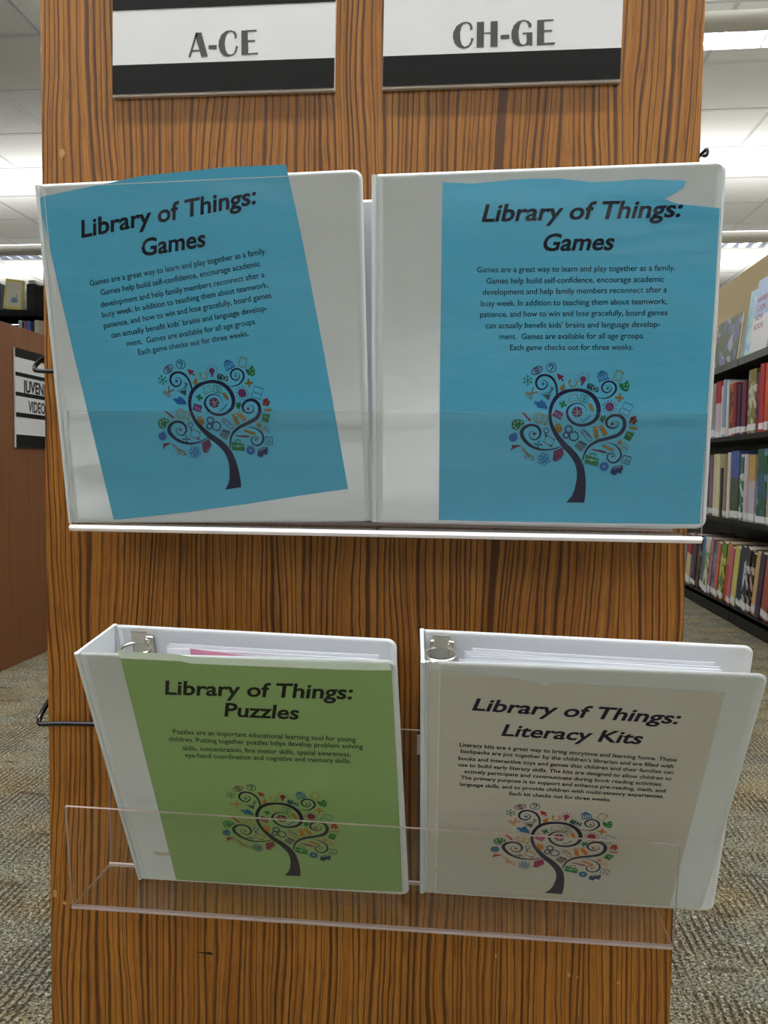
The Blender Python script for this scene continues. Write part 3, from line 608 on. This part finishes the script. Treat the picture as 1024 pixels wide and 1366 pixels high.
# ------------------------------------------------------------------ ring binders
def frame(o, ang):
    turn, lean, spin = ang
    a = Vector((math.cos(turn), math.sin(turn), 0)); n = Vector((-math.sin(turn), math.cos(turn), 0)); z = Vector((0,0,1))
    h = math.cos(lean)*z-math.sin(lean)*n
    A = math.cos(spin)*a+math.sin(spin)*h; B = -math.sin(spin)*a+math.cos(spin)*h; N = B.cross(A)
    N = -A.cross(B)
    o = Vector(o)
    return lambda x, y, z: o+A*x+N*y+B*z        # y grows away from the viewer
def rounded(w, h, r, corners='tr br', n=6, x0=0.0, r0=0.001):
    """outline of a cover board; free corners are round"""
    R = {'bl': r0, 'br': r0, 'tr': r0, 'tl': r0}
    for c in corners.split(): R[c] = r
    P = []
    for key, cx, cz, a0 in (('bl', x0, 0, 180), ('br', w, 0, 270), ('tr', w, h, 0), ('tl', x0, h, 90)):
        q = R[key]; sx = 1 if 'l' in key else -1; sz = 1 if 'b' in key else -1
        for k in range(n+1):
            a = math.radians(a0+90*k/n); P.append((cx+sx*q+q*math.cos(a), cz+sz*q+q*math.sin(a)))
    return P
def cover(name, parent, fr, w, h, y0, y1, m, corners='tr br', x0=0.0, inner=None):
    """a board wrapped in vinyl: raised soft rim all round, slightly sunken field"""
    mb = MB(); e = 0.0012
    for (a, b, ya, yb) in ((0.0, 0.0, y0+e, y1-e),):
        out = rounded(w, h, .008, corners, x0=x0); ins = rounded(w-.0012, h-.0012, .007, corners, x0=x0+.0012)
        ins = [(x, z+.0012 if z < h/2 else z) for x, z in ins]
        in2 = [(min(max(x, x0+.0052), w-.0048), min(max(z, .0048), h-.0048)) for x, z in ins]
        n = len(out)
        rings = [[fr(x, (y0+y1)/2, z) for x, z in out], [fr(x, y0+.0004, z) for x, z in ins], [fr(x, y0, z) for x, z in [((a_[0]+b_[0])/2, (a_[1]+b_[1])/2) for a_, b_ in zip(ins, in2)]],
                 [fr(x, y0+.0007, z) for x, z in in2]]
        v = [p for r in rings for p in r]; f = []
        for k in range(3):
            f += [(k*n+i, k*n+(i+1) % n, (k+1)*n+(i+1) % n, (k+1)*n+i) for i in range(n)]
        f.append(tuple(3*n+i for i in range(n)))
        mb.add(v, f, 0)
        back = [fr(x, y1-.0004, z) for x, z in ins]
        mb.add([*rings[0], *back], [(i, (i+1) % n, n+(i+1) % n, n+i) for i in range(n)], 0)
        mb.add(back, [tuple(range(n-1, -1, -1))], 1 if inner else 0)
    return mb.obj(name, [m, inner] if inner else m, parent, smooth=True)
def quad_board(mb, a, b, c, d, off, mi=0):
    """board between four corners (a,b bottom; d,c top) with thickness vector off"""
    P = [a, d, a+off, d+off, b, c, b+off, c+off]
    mb.hexa(P, mi)

BACK = {'LL': ((-.3107, .728, -.4085), (-.04, .300, -.008), .258), 'LR': ((-.0300, .7285, -.4070), (-.058, .300, -.004), .2705),
        'UR': ((-.0786, .718, -.0500), (-.035, .06, .002), .2821), 'UL': ((-.3560, .722, -.0500), (0.0, .10, .004), .2780)}
LABELS = {
 'UL': 'white ring binder on the upper rack with its blue games sheet slipped in crooked',
 'UR': 'white upper-rack ring binder with a straight blue games sheet torn at the corner',
 'LL': 'white ring binder on the lower rack with a green puzzles sheet, leaning forward',
 'LR': 'white lower-rack ring binder with a white literacy kits sheet, reaching past the panel'}
CAP_SP = {}
def up(p): return Vector((p[0], p[1], p[2]+H))
def make_binder(key):
    D = BINDERS[key]; o = up(D['o']); w, h = D['w'], D['h']
    root = thing('ring_binder', LABELS[key], 'binder', o, 'ring binders in the acrylic racks')
    fw = frame((0,0,0), D['ang'])
    fr = lambda x, y, z: fw(x, y, z)
    hinge = .011 if key == 'LR' else .0035
    cover('front_cover', root, lambda x, y, z: fr(x, y, z), w, h, 0, .0032, VINYL, x0=hinge, inner=VINYL_IN)
    # hinge strip between spine and front cover: thin vinyl with two welded ribs
    hb = MB(); hb.prism([(.0010, .0006), (hinge+.001, .0006), (hinge+.001, h-.0006), (.0035, h-.0006)], fr, .0012, .0024)
    hb.obj('hinge', VINYL, root)
    for xx in ((.0042, .0085) if key == 'LR' else ()):
        rb = MB(); rb.tube([fr(xx, .0013, .001), fr(xx, .0013, h-.001)], .0010, 6); rb.obj('weld_rib', VINYL, root, smooth=True)
    # back cover
    bo, bang, bw = BACK[key]; fb0 = frame(up(bo)-o, bang)
    cover('back_cover', root, fb0, bw, h, 0, .0032, VINYL_IN, x0=.003)
    # spine: a board joining the left edges of the covers
    a = fr(.002, .0012, .0006); d = fr(.002, .0012, h-.0006); b = fb0(.002, .0022, .0006); c = fb0(.002, .0022, h-.0006)
    sp = MB(); off = Vector((-.0026, 0, 0)); quad_board(sp, a, b, c, d, off)
    for p, q in ((a, d), (b, c)): sp.tube([p+off*.4, q+off*.4], .0021, 8)
    s = sp.obj('spine', VINYL, root, smooth=True)
    # the insert sheet, its lettering and the clear sleeve over it
    pts = [(x/1000, max(z/1000, .0026)) for x, z in D['paper']]
    tri = tessellate_polygon([[Vector((x, z, 0)) for x, z in pts]])
    pm = MB(); n = len(pts)
    pm.add([fr(x, .0001, z) for x, z in pts]+[fr(x, .0005, z) for x, z in pts],
           [tuple(t) for t in tri]+[tuple(i+n for i in t) for t in tri]+[(i, (i+1) % n, (i+1) % n+n, i+n) for i in range(n)])
    sheet = pm.obj('insert_sheet', PAPERS[key], root)
    tm = MB()
    for (t, x0, z0, x1, z1) in D['title']:
        lay_text(tm, t, x0/1000, z0/1000, x1/1000, z1/1000, D['tcap']/1000, fr, -.00008, .20, .024)
    tm.obj('title_lettering', TITLE_INK[key], sheet, fix=False)
    bm_ = MB()
    for (t, x0, z0, x1, z1) in D['body']:
        lay_text(bm_, t, x0/1000, z0/1000, x1/1000, z1/1000, D['bcap']/1000, fr, -.00008, 0, {'LR': .022, 'LL': .012}.get(key, .008))
    bm_.obj('body_lettering', BODY_INK[key], sheet, fix=False)
    draw_tree(Art(fr, D['tree'], -.00008)).obj('printed_tree', PRINT[key], sheet, fix=False)
    if key == 'LL':      # pale strip above the sheet: ceiling glare on the vinyl, painted as colour
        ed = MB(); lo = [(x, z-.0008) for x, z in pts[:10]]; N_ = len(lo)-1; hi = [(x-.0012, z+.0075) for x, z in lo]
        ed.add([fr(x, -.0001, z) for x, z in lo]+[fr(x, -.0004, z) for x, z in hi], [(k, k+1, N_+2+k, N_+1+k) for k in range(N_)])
        ed.obj('glare_strip', mat('painted_glare', (228,246,236), .5), sheet, fix=False, label='pale mint strip of painted glare above the sheet')
    # sleeve: one clear skin stretched over the cover, softly wavy
    rnd = random.Random({'UL': 3, 'UR': 5, 'LL': 8, 'LR': 11}[key])
    ph = [rnd.uniform(0, 6.28) for _ in range(6)]
    sm = MB(); NX, NZ = 24, 34; top = h-.0035
    vs = []
    for j in range(NZ+1):
        for i in range(NX+1):
            u, v = i/NX, j/NZ; x = hinge+.003+(w-hinge-.006)*u; z = .003+(top-.003)*v
            env = max(0, min(1, 8*min(u, 1-u, v+.02, 1.02-v)))
            y = -.0010-.0016*env*(.5+.5*math.sin(13*v+ph[0]+2.2*math.sin(3*u+ph[1])))-.0004*env*(.5+.5*math.sin(31*v+5*u+ph[2]))
            vs.append(fr(x, y, z))
    sm.add(vs, [(j*(NX+1)+i, j*(NX+1)+i+1, (j+1)*(NX+1)+i+1, (j+1)*(NX+1)+i) for j in range(NZ) for i in range(NX)])
    sm.obj('clear_sleeve', SLEEVE, root, smooth=True, fix=False, label='clear vinyl sleeve over the front')
    # stitched weld down the left edge
    if key in ('UL', 'UR'):
        st = MB(); k = 0
        while .004+k*.0034 < h*.62:
            z = .004+k*.0034; st.prism([(.0058, z), (.0072, z), (.0072, z+.0018), (.0058, z+.0018)], fr, .0003, .0014); k += 1
        st.obj('stitched_weld', CARDW, root)
    # pages: clear sleeves fanned between the covers
    npg = 11 if key in ('LL', 'LR') else 6
    fF = lambda x, y, z: fr(x, y, z)
    for i in range(npg):
        t = (i+1)/(npg+1); j = rnd.uniform(-.004, .004); k = rnd.uniform(-.0035, .0035)
        pw = min(w, bw)-.012-(.010 if key != 'LL' else -.001)-abs(k); x0 = .028+rnd.uniform(-.004, .006)+(.012*(t) if key in ('LL', 'LR') else 0)
        x0 += .022 if key == 'LL' else 0
        zt = h-.013+j; pg = MB(); NXp = 6; vv = []
        for zz in (.006, zt):
            for q in range(NXp+1):
                u = q/NXp; x = x0+(pw-x0)*u
                tt = .14+.72*t; tt = tt*(1-u)+(.30+.4*t)*u+.03*math.sin(3*u+i)
                vv.append(fr(x, .005, zz)*(1-tt)+fb0(x, -.002, zz)*tt)
        m_ = NXp+1; o2 = [p+Vector((0, .0006, 0)) for p in vv]
        pg.add(vv+o2, [(q, q+1, m_+q+1, m_+q) for q in range(NXp)]+[(2*m_+q, 2*m_+q+1, 3*m_+q+1, 3*m_+q) for q in range(NXp)]+
               [(q, q+1, 2*m_+q+1, 2*m_+q) for q in list(range(NXp))+[m_+z for z in range(NXp)]]+[(0, m_, 3*m_, 2*m_), (NXp, m_+NXp, 3*m_+NXp, 2*m_+NXp)])
        pg.obj('page', PAGE, root, smooth=False)
    if key == 'LL':
        pg = MB(); P = lambda x, z, tt: fr(x, .005, z)*(1-tt)+fb0(x, -.002, z)*tt
        pg.add([P(.085, .02, .50), P(.185, .02, .45), P(.185, h-.0165, .42), P(.085, h-.0075, .50)], [(0,1,2,3)])
        pg.obj('page', mat('pink_page', (206,130,160), .6), root, label='pink page among the clear sleeves')
    # ring mechanism on the inside of the back cover
    if key in ('LL', 'LR'):
        x1 = .018 if key == 'LL' else .008
        pl = MB(); pl.prism([(x1, .012), (x1+.021, .012), (x1+.021, h-.008), (x1, h-.008)], fb0, -.0035, -.0008)
        pl.prism([(x1+.004, .012), (x1+.017, .012), (x1+.017, h-.009), (x1+.004, h-.009)], fb0, -.0060, -.0035)
        plate = pl.obj('ring_plate', STEEL, root); bevel(plate, .0012)
        for sx in (x1+.004, x1+.017):
            rv = MB(); rv.tube([fb0(sx, -.0075, h-.012), fb0(sx, -.003, h-.012)], .0022, 10); rv.obj('rivet', STEEL, plate, smooth=True)
        lv = MB(); lv.prism([(x1+.006, h-.012), (x1+.015, h-.012), (x1+.018, h-.001), (x1+.003, h-.001)], fb0, -.0085, -.0070)
        lv.obj('lever', STEEL, plate)
        for zz in (h-.013, h*.5, .045):
            rg = MB(); R_ = .0125
            rg.tube([fb0(x1+.0105+R_*1.05*math.cos(a), -.0058-R_*(1+math.sin(a))*.88, zz) for a in [math.radians(-90+360*q/22) for q in range(22)]], .0013, 8, closed=True)
            rg.obj('ring', STEEL, plate, smooth=True)
    return root
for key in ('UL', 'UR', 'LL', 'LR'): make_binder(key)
# ------------------------------------------------------------------ bookcases and books
_bm = {}
def bookmat(col, col2=None, pattern=None):
    key = 'book_'+'_'.join(map(str, (*col, *(col2 or ()), pattern or '')))
    if key in _M: return _M[key]
    m = mat(key, col, 0.35); n = NT(m)
    if pattern == 'top':      # second colour on the upper part
        tc = n.n('ShaderNodeTexCoord'); sp = n.n('ShaderNodeSeparateXYZ'); n.l(tc.outputs['Generated'], sp.inputs[0])
        f = n.ramp(sp.outputs[2], [(0.60, G(0)), (0.62, G(1))]); n.l(n.mix(f, lin(col), lin(col2)), n.b.inputs['Base Color'])
    elif pattern == 'art':
        f = n.noise(n.coords((1, 1, 1)), 12, 2, .5, .8); f2 = n.noise(n.coords((1, 1, 1), loc=(4, 4, 4)), 13, 2, .5, .8)
        c = n.mix(n.ramp(f, [(.44, G(0)), (.47, G(1))]), lin(col), lin(col2)); c = n.mix(n.ramp(f2, [(.58, G(0)), (.61, G(1))]), c, lin([min(255, v*.6+90) for v in col]))
        n.l(c, n.b.inputs['Base Color'])
    return m
def book(label, group, loc, thick, height, depth, m, rotz=0.0, lean=0.0, spine_label=True, name='picture_book'):
    """spine faces -X before rotation, thickness along Y; lean tips the top towards -Y"""
    e = .0025; mb = MB()
    mb.box(0, e, 0, thick, 0, height); mb.box(e, depth, 0, e, 0, height); mb.box(e, depth, thick-e, thick, 0, height)
    o = mb.obj(name, m, None, label=label, category='book', group=group)
    pb = MB(); pb.box(e, depth-.004, e, thick-e, .003, height-.003); pb.obj('page_block', PAGES, o)
    if spine_label:
        sl = MB(); rl = random.Random(label); a_ = .004+rl.uniform(0, .010); b_ = a_+rl.uniform(.024, .036)
        sl.box(-.0006, 0, .0006, thick-.0006, a_, b_)
        sl.box(0, .022, -.0006, 0, a_, b_); sl.obj('spine_label', LABELW, o)
    o.rotation_euler = (lean, 0, rotz); o.location = loc
    return o
BX = 1.30
def bookcase(name, label, x0, x1, y0, y1, shelves, top, bays, group=None, face='-x', kick=.075, ends=True):
    root = thing(name, label, 'bookcase', (x0, y0, 0), group)
    w, d = x1-x0, y1-y0
    m = MB(); m.box(.012, w, 0, d, 0, kick)
    m.obj('plinth', SHELFB, root)
    nb = len(bays)-1
    for i in range(nb):
        a, b_ = bays[i]-y0, bays[i+1]-y0
        m = MB(); m.box(0, .012, a+.004, b_-.004, 0.004, kick-.002); m.obj('kick_board', SHELFB, root)
        for z in shelves:
            m = MB(); m.box(0.0, w-.012, a+.004, b_-.004, z-.022, z); sh = m.obj('shelf', SHELFB, root)
            if z == shelves[-1]:
                m = MB(); m.box(-.003, 0, a+.004, b_-.004, z-.034, z); m.obj('shelf_edge', SHELFG, sh)
    m = MB(); m.box(w-.012, w, 0, d, kick, top); m.obj('back_panel', SHELFB, root)
    for yb in bays:
        m = MB(); m.box(w-.0125, w-.0115, yb-y0-.015, yb-y0+.015, kick, top-.03); m.obj('upright', SHELFB, root)
    return root
bays = [2.86, 3.77, 4.68, 5.59]
bookcase('low_bookcase', 'long low black bookcase against the beige partition, right of the oak panel', 1.29, 1.60, 2.85, 5.60, [.076, .496, .900, 1.262], 1.262, bays)

def row(z, group, where, L, lean=0.0):
    """L: (y_far, y_near, height, colour words, rgb, second rgb or None, pattern)"""
    for i, (ya, yb, hh, words, c, c2, pat) in enumerate(L):
        prev = L[i-1][3] if i else 'the oak panel side'; nxt = L[i+1][3] if i+1 < len(L) else 'frame edge side'
        words_p = (prev+' one') if i else prev; words_n = (nxt+' one') if i+1 < len(L) else nxt
        lab = '%s book on the %s, between %s and %s' % (words, where, words_p, words_n)
        lab = ' '.join(lab.split()[:16])
        th = ya-yb-.001
        x = BX+(.004*((i*7) % 3))
        zz = z
        if lean: zz = z+0.0005
        book(lab, group, (x, yb, zz), th, hh, .21, bookmat(c, c2, pat), lean=lean, spine_label=(i*3) % 7 != 5)
row(.9005, 'picture books on the upper shelf', 'upper shelf', [
 (4.20, 4.125, .285, 'grey', (150,150,150), None, None), (4.12, 4.052, .290, 'pale pink red-topped', (206,190,204), (176,48,52), 'top'), (4.05, 4.010, .262, 'slim cream', (222,216,192), None, None),
 (4.007, 3.963, .288, 'pale blue', (140,164,204), None, None), (3.961, 3.935, .280, 'thin white', (216,216,206), None, None),
 (3.933, 3.862, .258, 'dark orange-patterned', (52,48,36), (176,104,44), 'art'), (3.860, 3.815, .255, 'dark red', (138,32,40), None, None), (3.812, 3.768, .244, 'navy', (46,46,74), None, None),
 (3.766, 3.730, .252, 'maroon', (122,40,60), None, None), (3.728, 3.690, .250, 'plum', (112,50,76), None, None), (3.670, 3.580, .292, 'olive and white picture', (206,204,190), (128,122,62), 'art'),
 (3.578, 3.528, .270, 'crimson framed', (150,42,46), (90,40,90), 'art'), (3.526, 3.478, .300, 'bright red', (178,46,52), None, None), (3.476, 3.442, .298, 'orange-red', (206,96,58), None, None),
 (3.440, 3.390, .290, 'royal blue', (74,98,160), None, None), (3.388, 3.33, .31, 'khaki', (150,140,110), None, None)])
# taller books stored behind the row
for i, (yb, th, c, words) in enumerate([(3.905, .045, (214,186,190), 'pale pink'), (3.845, .055, (196,160,74), 'ochre yellow'), (3.735, .105, (214,206,180), 'wide cream')]):
    book(words+' book rising behind the dark red row of the upper shelf', 'tall books behind the upper shelf row', (BX+.225, yb, .9005), th, .312, .06, bookmat(c), spine_label=False)
row(.4965, 'picture books on the middle shelf', 'middle shelf', [
 (4.24, 4.185, .30, 'dull violet', (120,104,128), None, None), (4.18, 4.135, .318, 'mauve', (130,100,116), None, None), (4.132, 4.056, .322, 'pale straw', (206,200,164), None, None), (4.054, 4.014, .316, 'cream yellow', (216,208,168), None, None),
 (4.012, 3.980, .250, 'black', (40,44,50), None, None), (3.978, 3.944, .278, 'grey-blue', (132,150,164), None, None), (3.942, 3.914, .318, 'tan', (160,128,92), None, None), (3.912, 3.874, .325, 'bright white', (218,216,214), None, None),
 (3.872, 3.850, .285, 'deep purple', (64,52,96), None, None), (3.848, 3.742, .330, 'blue-topped green picture', (72,84,60), (72,90,158), 'top'), (3.740, 3.698, .312, 'teal-edged white', (206,220,214), (60,110,112), 'art'), (3.696, 3.660, .312, 'off-white', (214,208,208), None, None),
 (3.658, 3.628, .31, 'pinkish grey', (196,180,188), None, None), (3.626, 3.552, .306, 'lilac and gold', (196,186,204), (190,160,82), 'top'), (3.550, 3.522, .304, 'dusty pink', (170,116,140), None, None),
 (3.518, 3.416, .33, 'wide blue picture', (54,104,148), (44,92,66), 'art'), (3.414, 3.380, .26, 'beige', (190,160,140), None, None), (3.378, 3.32, .25, 'brown', (110,80,60), None, None)])
LOW = [('light blue', (110,136,178), None, None), ('cream red-topped', (214,196,150), (168,36,32), 'top'), ('charcoal', (52,46,48), (120,96,104), 'art'), ('indigo', (36,38,78), None, None), ('rust brown', (132,84,44), (40,34,40), 'art'),
 ('slate blue', (82,104,110), (74,118,168), 'top'), ('lime picture', (104,136,52), (206,210,196), 'art'), ('rose-edged', (176,110,128), None, None), ('sky blue', (120,152,200), (64,98,130), 'art'), ('salmon', (200,104,88), None, None),
 ('yellow-green striped', (206,206,110), (96,130,60), 'art'), ('orange-red tan', (190,70,38), (176,132,72), 'top'), ('pink', (196,98,128), None, None), ('pale yellow', (206,196,110), None, None), ('dark teal', (34,56,80), None, None),
 ('silver-white', (196,200,214), (44,44,56), 'art'), ('black and pink picture', (206,170,156), (34,28,32), 'art'), ('golden tan', (212,178,120), None, None), ('dark violet', (62,50,84), None, None), ('brick', (160,84,66), None, None)]
y = 4.62; L = []
for i, (wd, c, c2, pat) in enumerate(LOW):
    th = (.052, .070, .062, .045, .058, .074, .066, .040, .060)[i % 9]
    L.append((y, y-th, .285+.018*((i*5) % 4)/3, wd, c, c2, pat)); y -= th+.004
row(.0775, 'picture books leaning on the bottom shelf', 'bottom shelf', L, lean=.20)

# three books standing face out on top of the low bookcase
def face_book(name, label, corner, w, h, m, lean, parts=None, t=.012):
    """cover faces -X; corner = near bottom corner; w runs to +Y, lean tips the top away from the viewer's aisle (+X)"""
    mb = MB(); mb.box(0, .002, 0, w, 0, h); mb.box(t-.002, t, 0, w, 0, h); mb.box(.002, t-.002, w-.002, w, 0, h)
    o = mb.obj(name, m, None, label=label, category='book', group='books shown face out on the low bookcase')
    pb = MB(); pb.box(.002, t-.002, .002, w-.002, .002, h-.002); pb.obj('page_block', PAGES, o)
    if parts: parts(o, w, h)
    o.location = corner; o.rotation_euler = (0, lean, 0)
    return o
def txt(o, lines, col, size, x, w, z0, dz, name='cover_lettering'):
    mb = MB(); fr = lambda a, y, z: Vector((x, w-a, z))
    for i, (s, a0, a1) in enumerate(lines): lay_text(mb, s, a0, z0-i*dz, a1, z0-i*dz, size, fr, 0, 0, .01)
    mb.obj(name, mat('ink_%s' % name+str(col[0]), col, .5), o, fix=False)
face_book('picture_book', 'violet picture book crowded with figures, face out on the low bookcase beside the binder', (1.315, 3.885, 1.2625), .345, .245, bookmat((112,108,156), (92,104,62), 'art'), .10)
def mint(o, w, h): txt(o, [('OLD', .11, .155), ('STORY', .10, .17)], (120,132,176), .022, -.0006, w, h-.07, .04)
face_book('picture_book', 'pale mint picture book leaning behind the light blue one on the low bookcase', (1.335, 3.70, 1.2625), .180, .335, bookmat((164,206,206), (150,190,214), 'art'), .12, mint)
def sky(o, w, h):
    m_ = MB(); m_.box(-.0004, 0, 0, w, 0, h*.50); m_.obj('white_panel', CARDW, o)
    txt(o, [('HAVE', .022, .13), ('LOOK', .022, .13), ('NOW', .022, .11), ('BOOK', .022, .13)], (176,84,92), .024, -.0008, w, h-.105, .042)
face_book('picture_book', 'tall light blue and white picture book with red title on the low bookcase', (1.310, 3.50, 1.2625), .205, .345, bookmat((158,182,216)), .10, sky)
m = MB(); m.box(0, .16, 0, .14, 0, .24); m.box(.0, .004, .0, .14, .24, .245)
be = m.obj('storage_box', BLACK, None, label='black box standing between the mint and light blue books on the low bookcase', category='box'); be.location = (1.40, 3.70, 1.2625)

# ------------------------------------------------------------------ the second end panel at the left with its sign
root = thing('shelf_end_panel', 'brown wooden end panel at the left edge with the juvenile videos sign', 'shelving', (-1.575, 2.30, 0))
m = MB(); m.box(-.022, 0, 0, .84, 0, H+.492); e = m.obj('wood_panel', OAK_FAR, root); bevel(e, .001)
m = MB(); m.box(-2.4, -.022, .40, .44, .05, H+.46); m.obj('centre_back', SHELFB, root)
m = MB(); m.box(-2.4, -.022, .06, .78, 0, .08); m.obj('base', SHELFB, root)
for zz in (.08, .44, .80, 1.13):
    m = MB(); m.box(-2.4, -.022, .07, .40, zz, zz+.02); m.obj('shelf', SHELFB, root)
    m = MB(); m.box(-2.4, -.022, .44, .77, zz, zz+.02); m.obj('shelf', SHELFB, root)
s = thing('section_sign', 'striped white and black sign reading JUVENILE VIDEOS on the brown end panel', 'sign', (-1.575, 2.525, H+.065))
SW, SH = .285, .350
m = MB(); m.box(.0002, .006, 0, SW, 0, SH); m.obj('backing_board', CARDW, s)
for z0, z1 in ((0, .046), (.108, .124), (.182, .196), (.252, .266), (.318, .350)):
    m = MB(); m.box(.006, .0066, .002, SW, z0, z1); m.obj('black_band', BLACK, s)
m = MB(); fr = lambda a, y, z: Vector((.0068, a, z))
lay_text(m, 'JUVENILE', .046, .200, .238, .200, .040, fr, 0, 0, .03); lay_text(m, 'VIDEOS', .078, .131, .206, .131, .038, fr, 0, 0, .02)
m.obj('lettering', INKB, s, fix=False)

# ------------------------------------------------------------------ tall bookcase far left, books on and in it
def far_case():
    root = thing('tall_bookcase', 'tall black bookcase far behind the brown end panel', 'bookcase', (-4.4, 5.2, 0))
    for zz in (.10, .46, .82, 1.18, 1.50, H+1.120):
        m = MB(); m.box(0, 2.6, 0, .30, zz-.045 if zz > 1.6 else zz-.02, zz); m.obj('shelf', SHELFB, root)
    for xx in (0, .93, 1.67, 2.58):
        m = MB(); m.box(xx, xx+.02, 0, .30, 0, H+1.07); m.obj('upright', SHELFB, root)
    m = MB(); m.box(0, 2.6, .30, .312, 0, H+1.07); m.obj('back_panel', SHELFB, root)
far_case()
def far_book(label, x, th, hgt, c, z, g, c2=None, pat=None, y=5.205, lean=0.0, depth=.2):
    mb = MB(); e = .0025
    mb.box(0, th, 0, e, 0, hgt); mb.box(0, e, e, depth, 0, hgt); mb.box(th-e, th, e, depth, 0, hgt)
    o = mb.obj('video_case' if 'case' in label else 'library_book', bookmat(c, c2, pat), None, label=label, category='book', group=g)
    pb = MB(); pb.box(e, th-e, e, depth-.004, .003, hgt-.003); pb.obj('page_block', PAGES, o)
    o.location = (x, y, z); o.rotation_euler = (0, lean, 0); return o
g2 = 'books on the shelf under the top of the tall bookcase'
x = -3.205
for i, (wd, th, c, hh) in enumerate([('pale blue', .024, (172,208,220), .205), ('dark grey', .012, (60,62,66), .19), ('mauve pink', .018, (172,112,126), .20), ('cobalt blue', .026, (86,124,200), .20), ('navy', .026, (44,54,84), .185),
                                     ('warm white', .030, (220,214,204), .205), ('pale peach', .014, (218,196,180), .20), ('light grey', .030, (196,196,190), .20), ('off-white', .03, (216,212,202), .20), ('dull red', .03, (150,60,56), .2)]):
    far_book('%s book spine on the second shelf of the tall far bookcase' % wd, x, th, hh+.052, c, 1.5005, g2, y=5.21); x += th+.003
# books standing on top of the tall far bookcase
ZT = H+1.1205
b = MB(); W_, H_ = .125, .220
b.box(0, W_, 0, .0025, 0, H_); b.box(0, W_, .0225, .025, 0, H_); b.box(0, .0025, .0025, .0225, 0, H_)
yb = b.obj('library_book', bookmat((226,214,122)), None, label='yellow-bordered book standing face out on top of the tall far bookcase', category='book', group='books on top of the tall bookcase')
yb.location = (-3.318, 5.20, ZT+.0125); yb.rotation_euler = (-.12, .075, .30)
b = MB(); b.box(.0025, W_-.002, .0025, .0225, .002, H_-.002); b.obj('page_block', PAGES, yb)
b = MB(); b.box(.015, W_-.015, -.0008, 0, .022, H_-.02); b.obj('cover_picture', mat('cover_cream', (226,226,214), .5), yb)
b = MB(); b.prism([(.045, .05), (.085, .05), (.098, .065), (.085, .09), (.055, .085)], lambda x, y, z: Vector((x, y, z)), -.0014, -.0008); b.obj('blue_figure', mat('cover_blue', (120,156,190), .5), yb)
b = MB(); b.prism([(.078, .095), (.092, .095), (.09, .11), (.078, .108)], lambda x, y, z: Vector((x, y, z)), -.0014, -.0008); b.obj('yellow_figure', mat('cover_olive', (200,180,90), .5), yb)
b = MB(); b.box(0, .075, 0, .05, 0, .195); k = b.obj('storage_box', mat('dark_box', (40,41,43), .5), None, label='dark box right beside the yellow-bordered book on the tall far bookcase', category='box', group='boxes on top of the tall bookcase'); k.location = (-3.165, 5.25, ZT)
b = MB(); b.box(0, .050, 0, .14, 0, .235); b.box(.002, .012, -.001, 0, .02, .2); k = b.obj('library_book', mat('grey_cover', (206,204,200), .6), None, label='light grey book standing behind the yellow-bordered book', category='book', group='books on top of the tall bookcase'); k.location = (-3.185, 5.31, ZT)
b = MB(); b.box(0, .10, 0, .17, 0, .172); b.box(.02, .08, -.002, 0, .03, .06); k = b.obj('storage_box', mat('black_box', (24,25,27), .5), None, label='black bin beside the pink-spined books on the tall far bookcase', category='box', group='boxes on top of the tall bookcase'); k.location = (-3.085, 5.21, ZT)
far_book('teal-edged black book at the left end of the tall far bookcase top', -3.40, .06, .190, (28,60,66), ZT, 'books on top of the tall bookcase')
far_book('pink-spined book beside the black bin on the tall far bookcase', -2.978, .028, .185, (168,112,112), ZT, 'books on top of the tall bookcase')
far_book('cream book half hidden by the oak panel on the tall far bookcase', -2.948, .030, .20, (226,214,190), ZT, 'books on top of the tall bookcase')
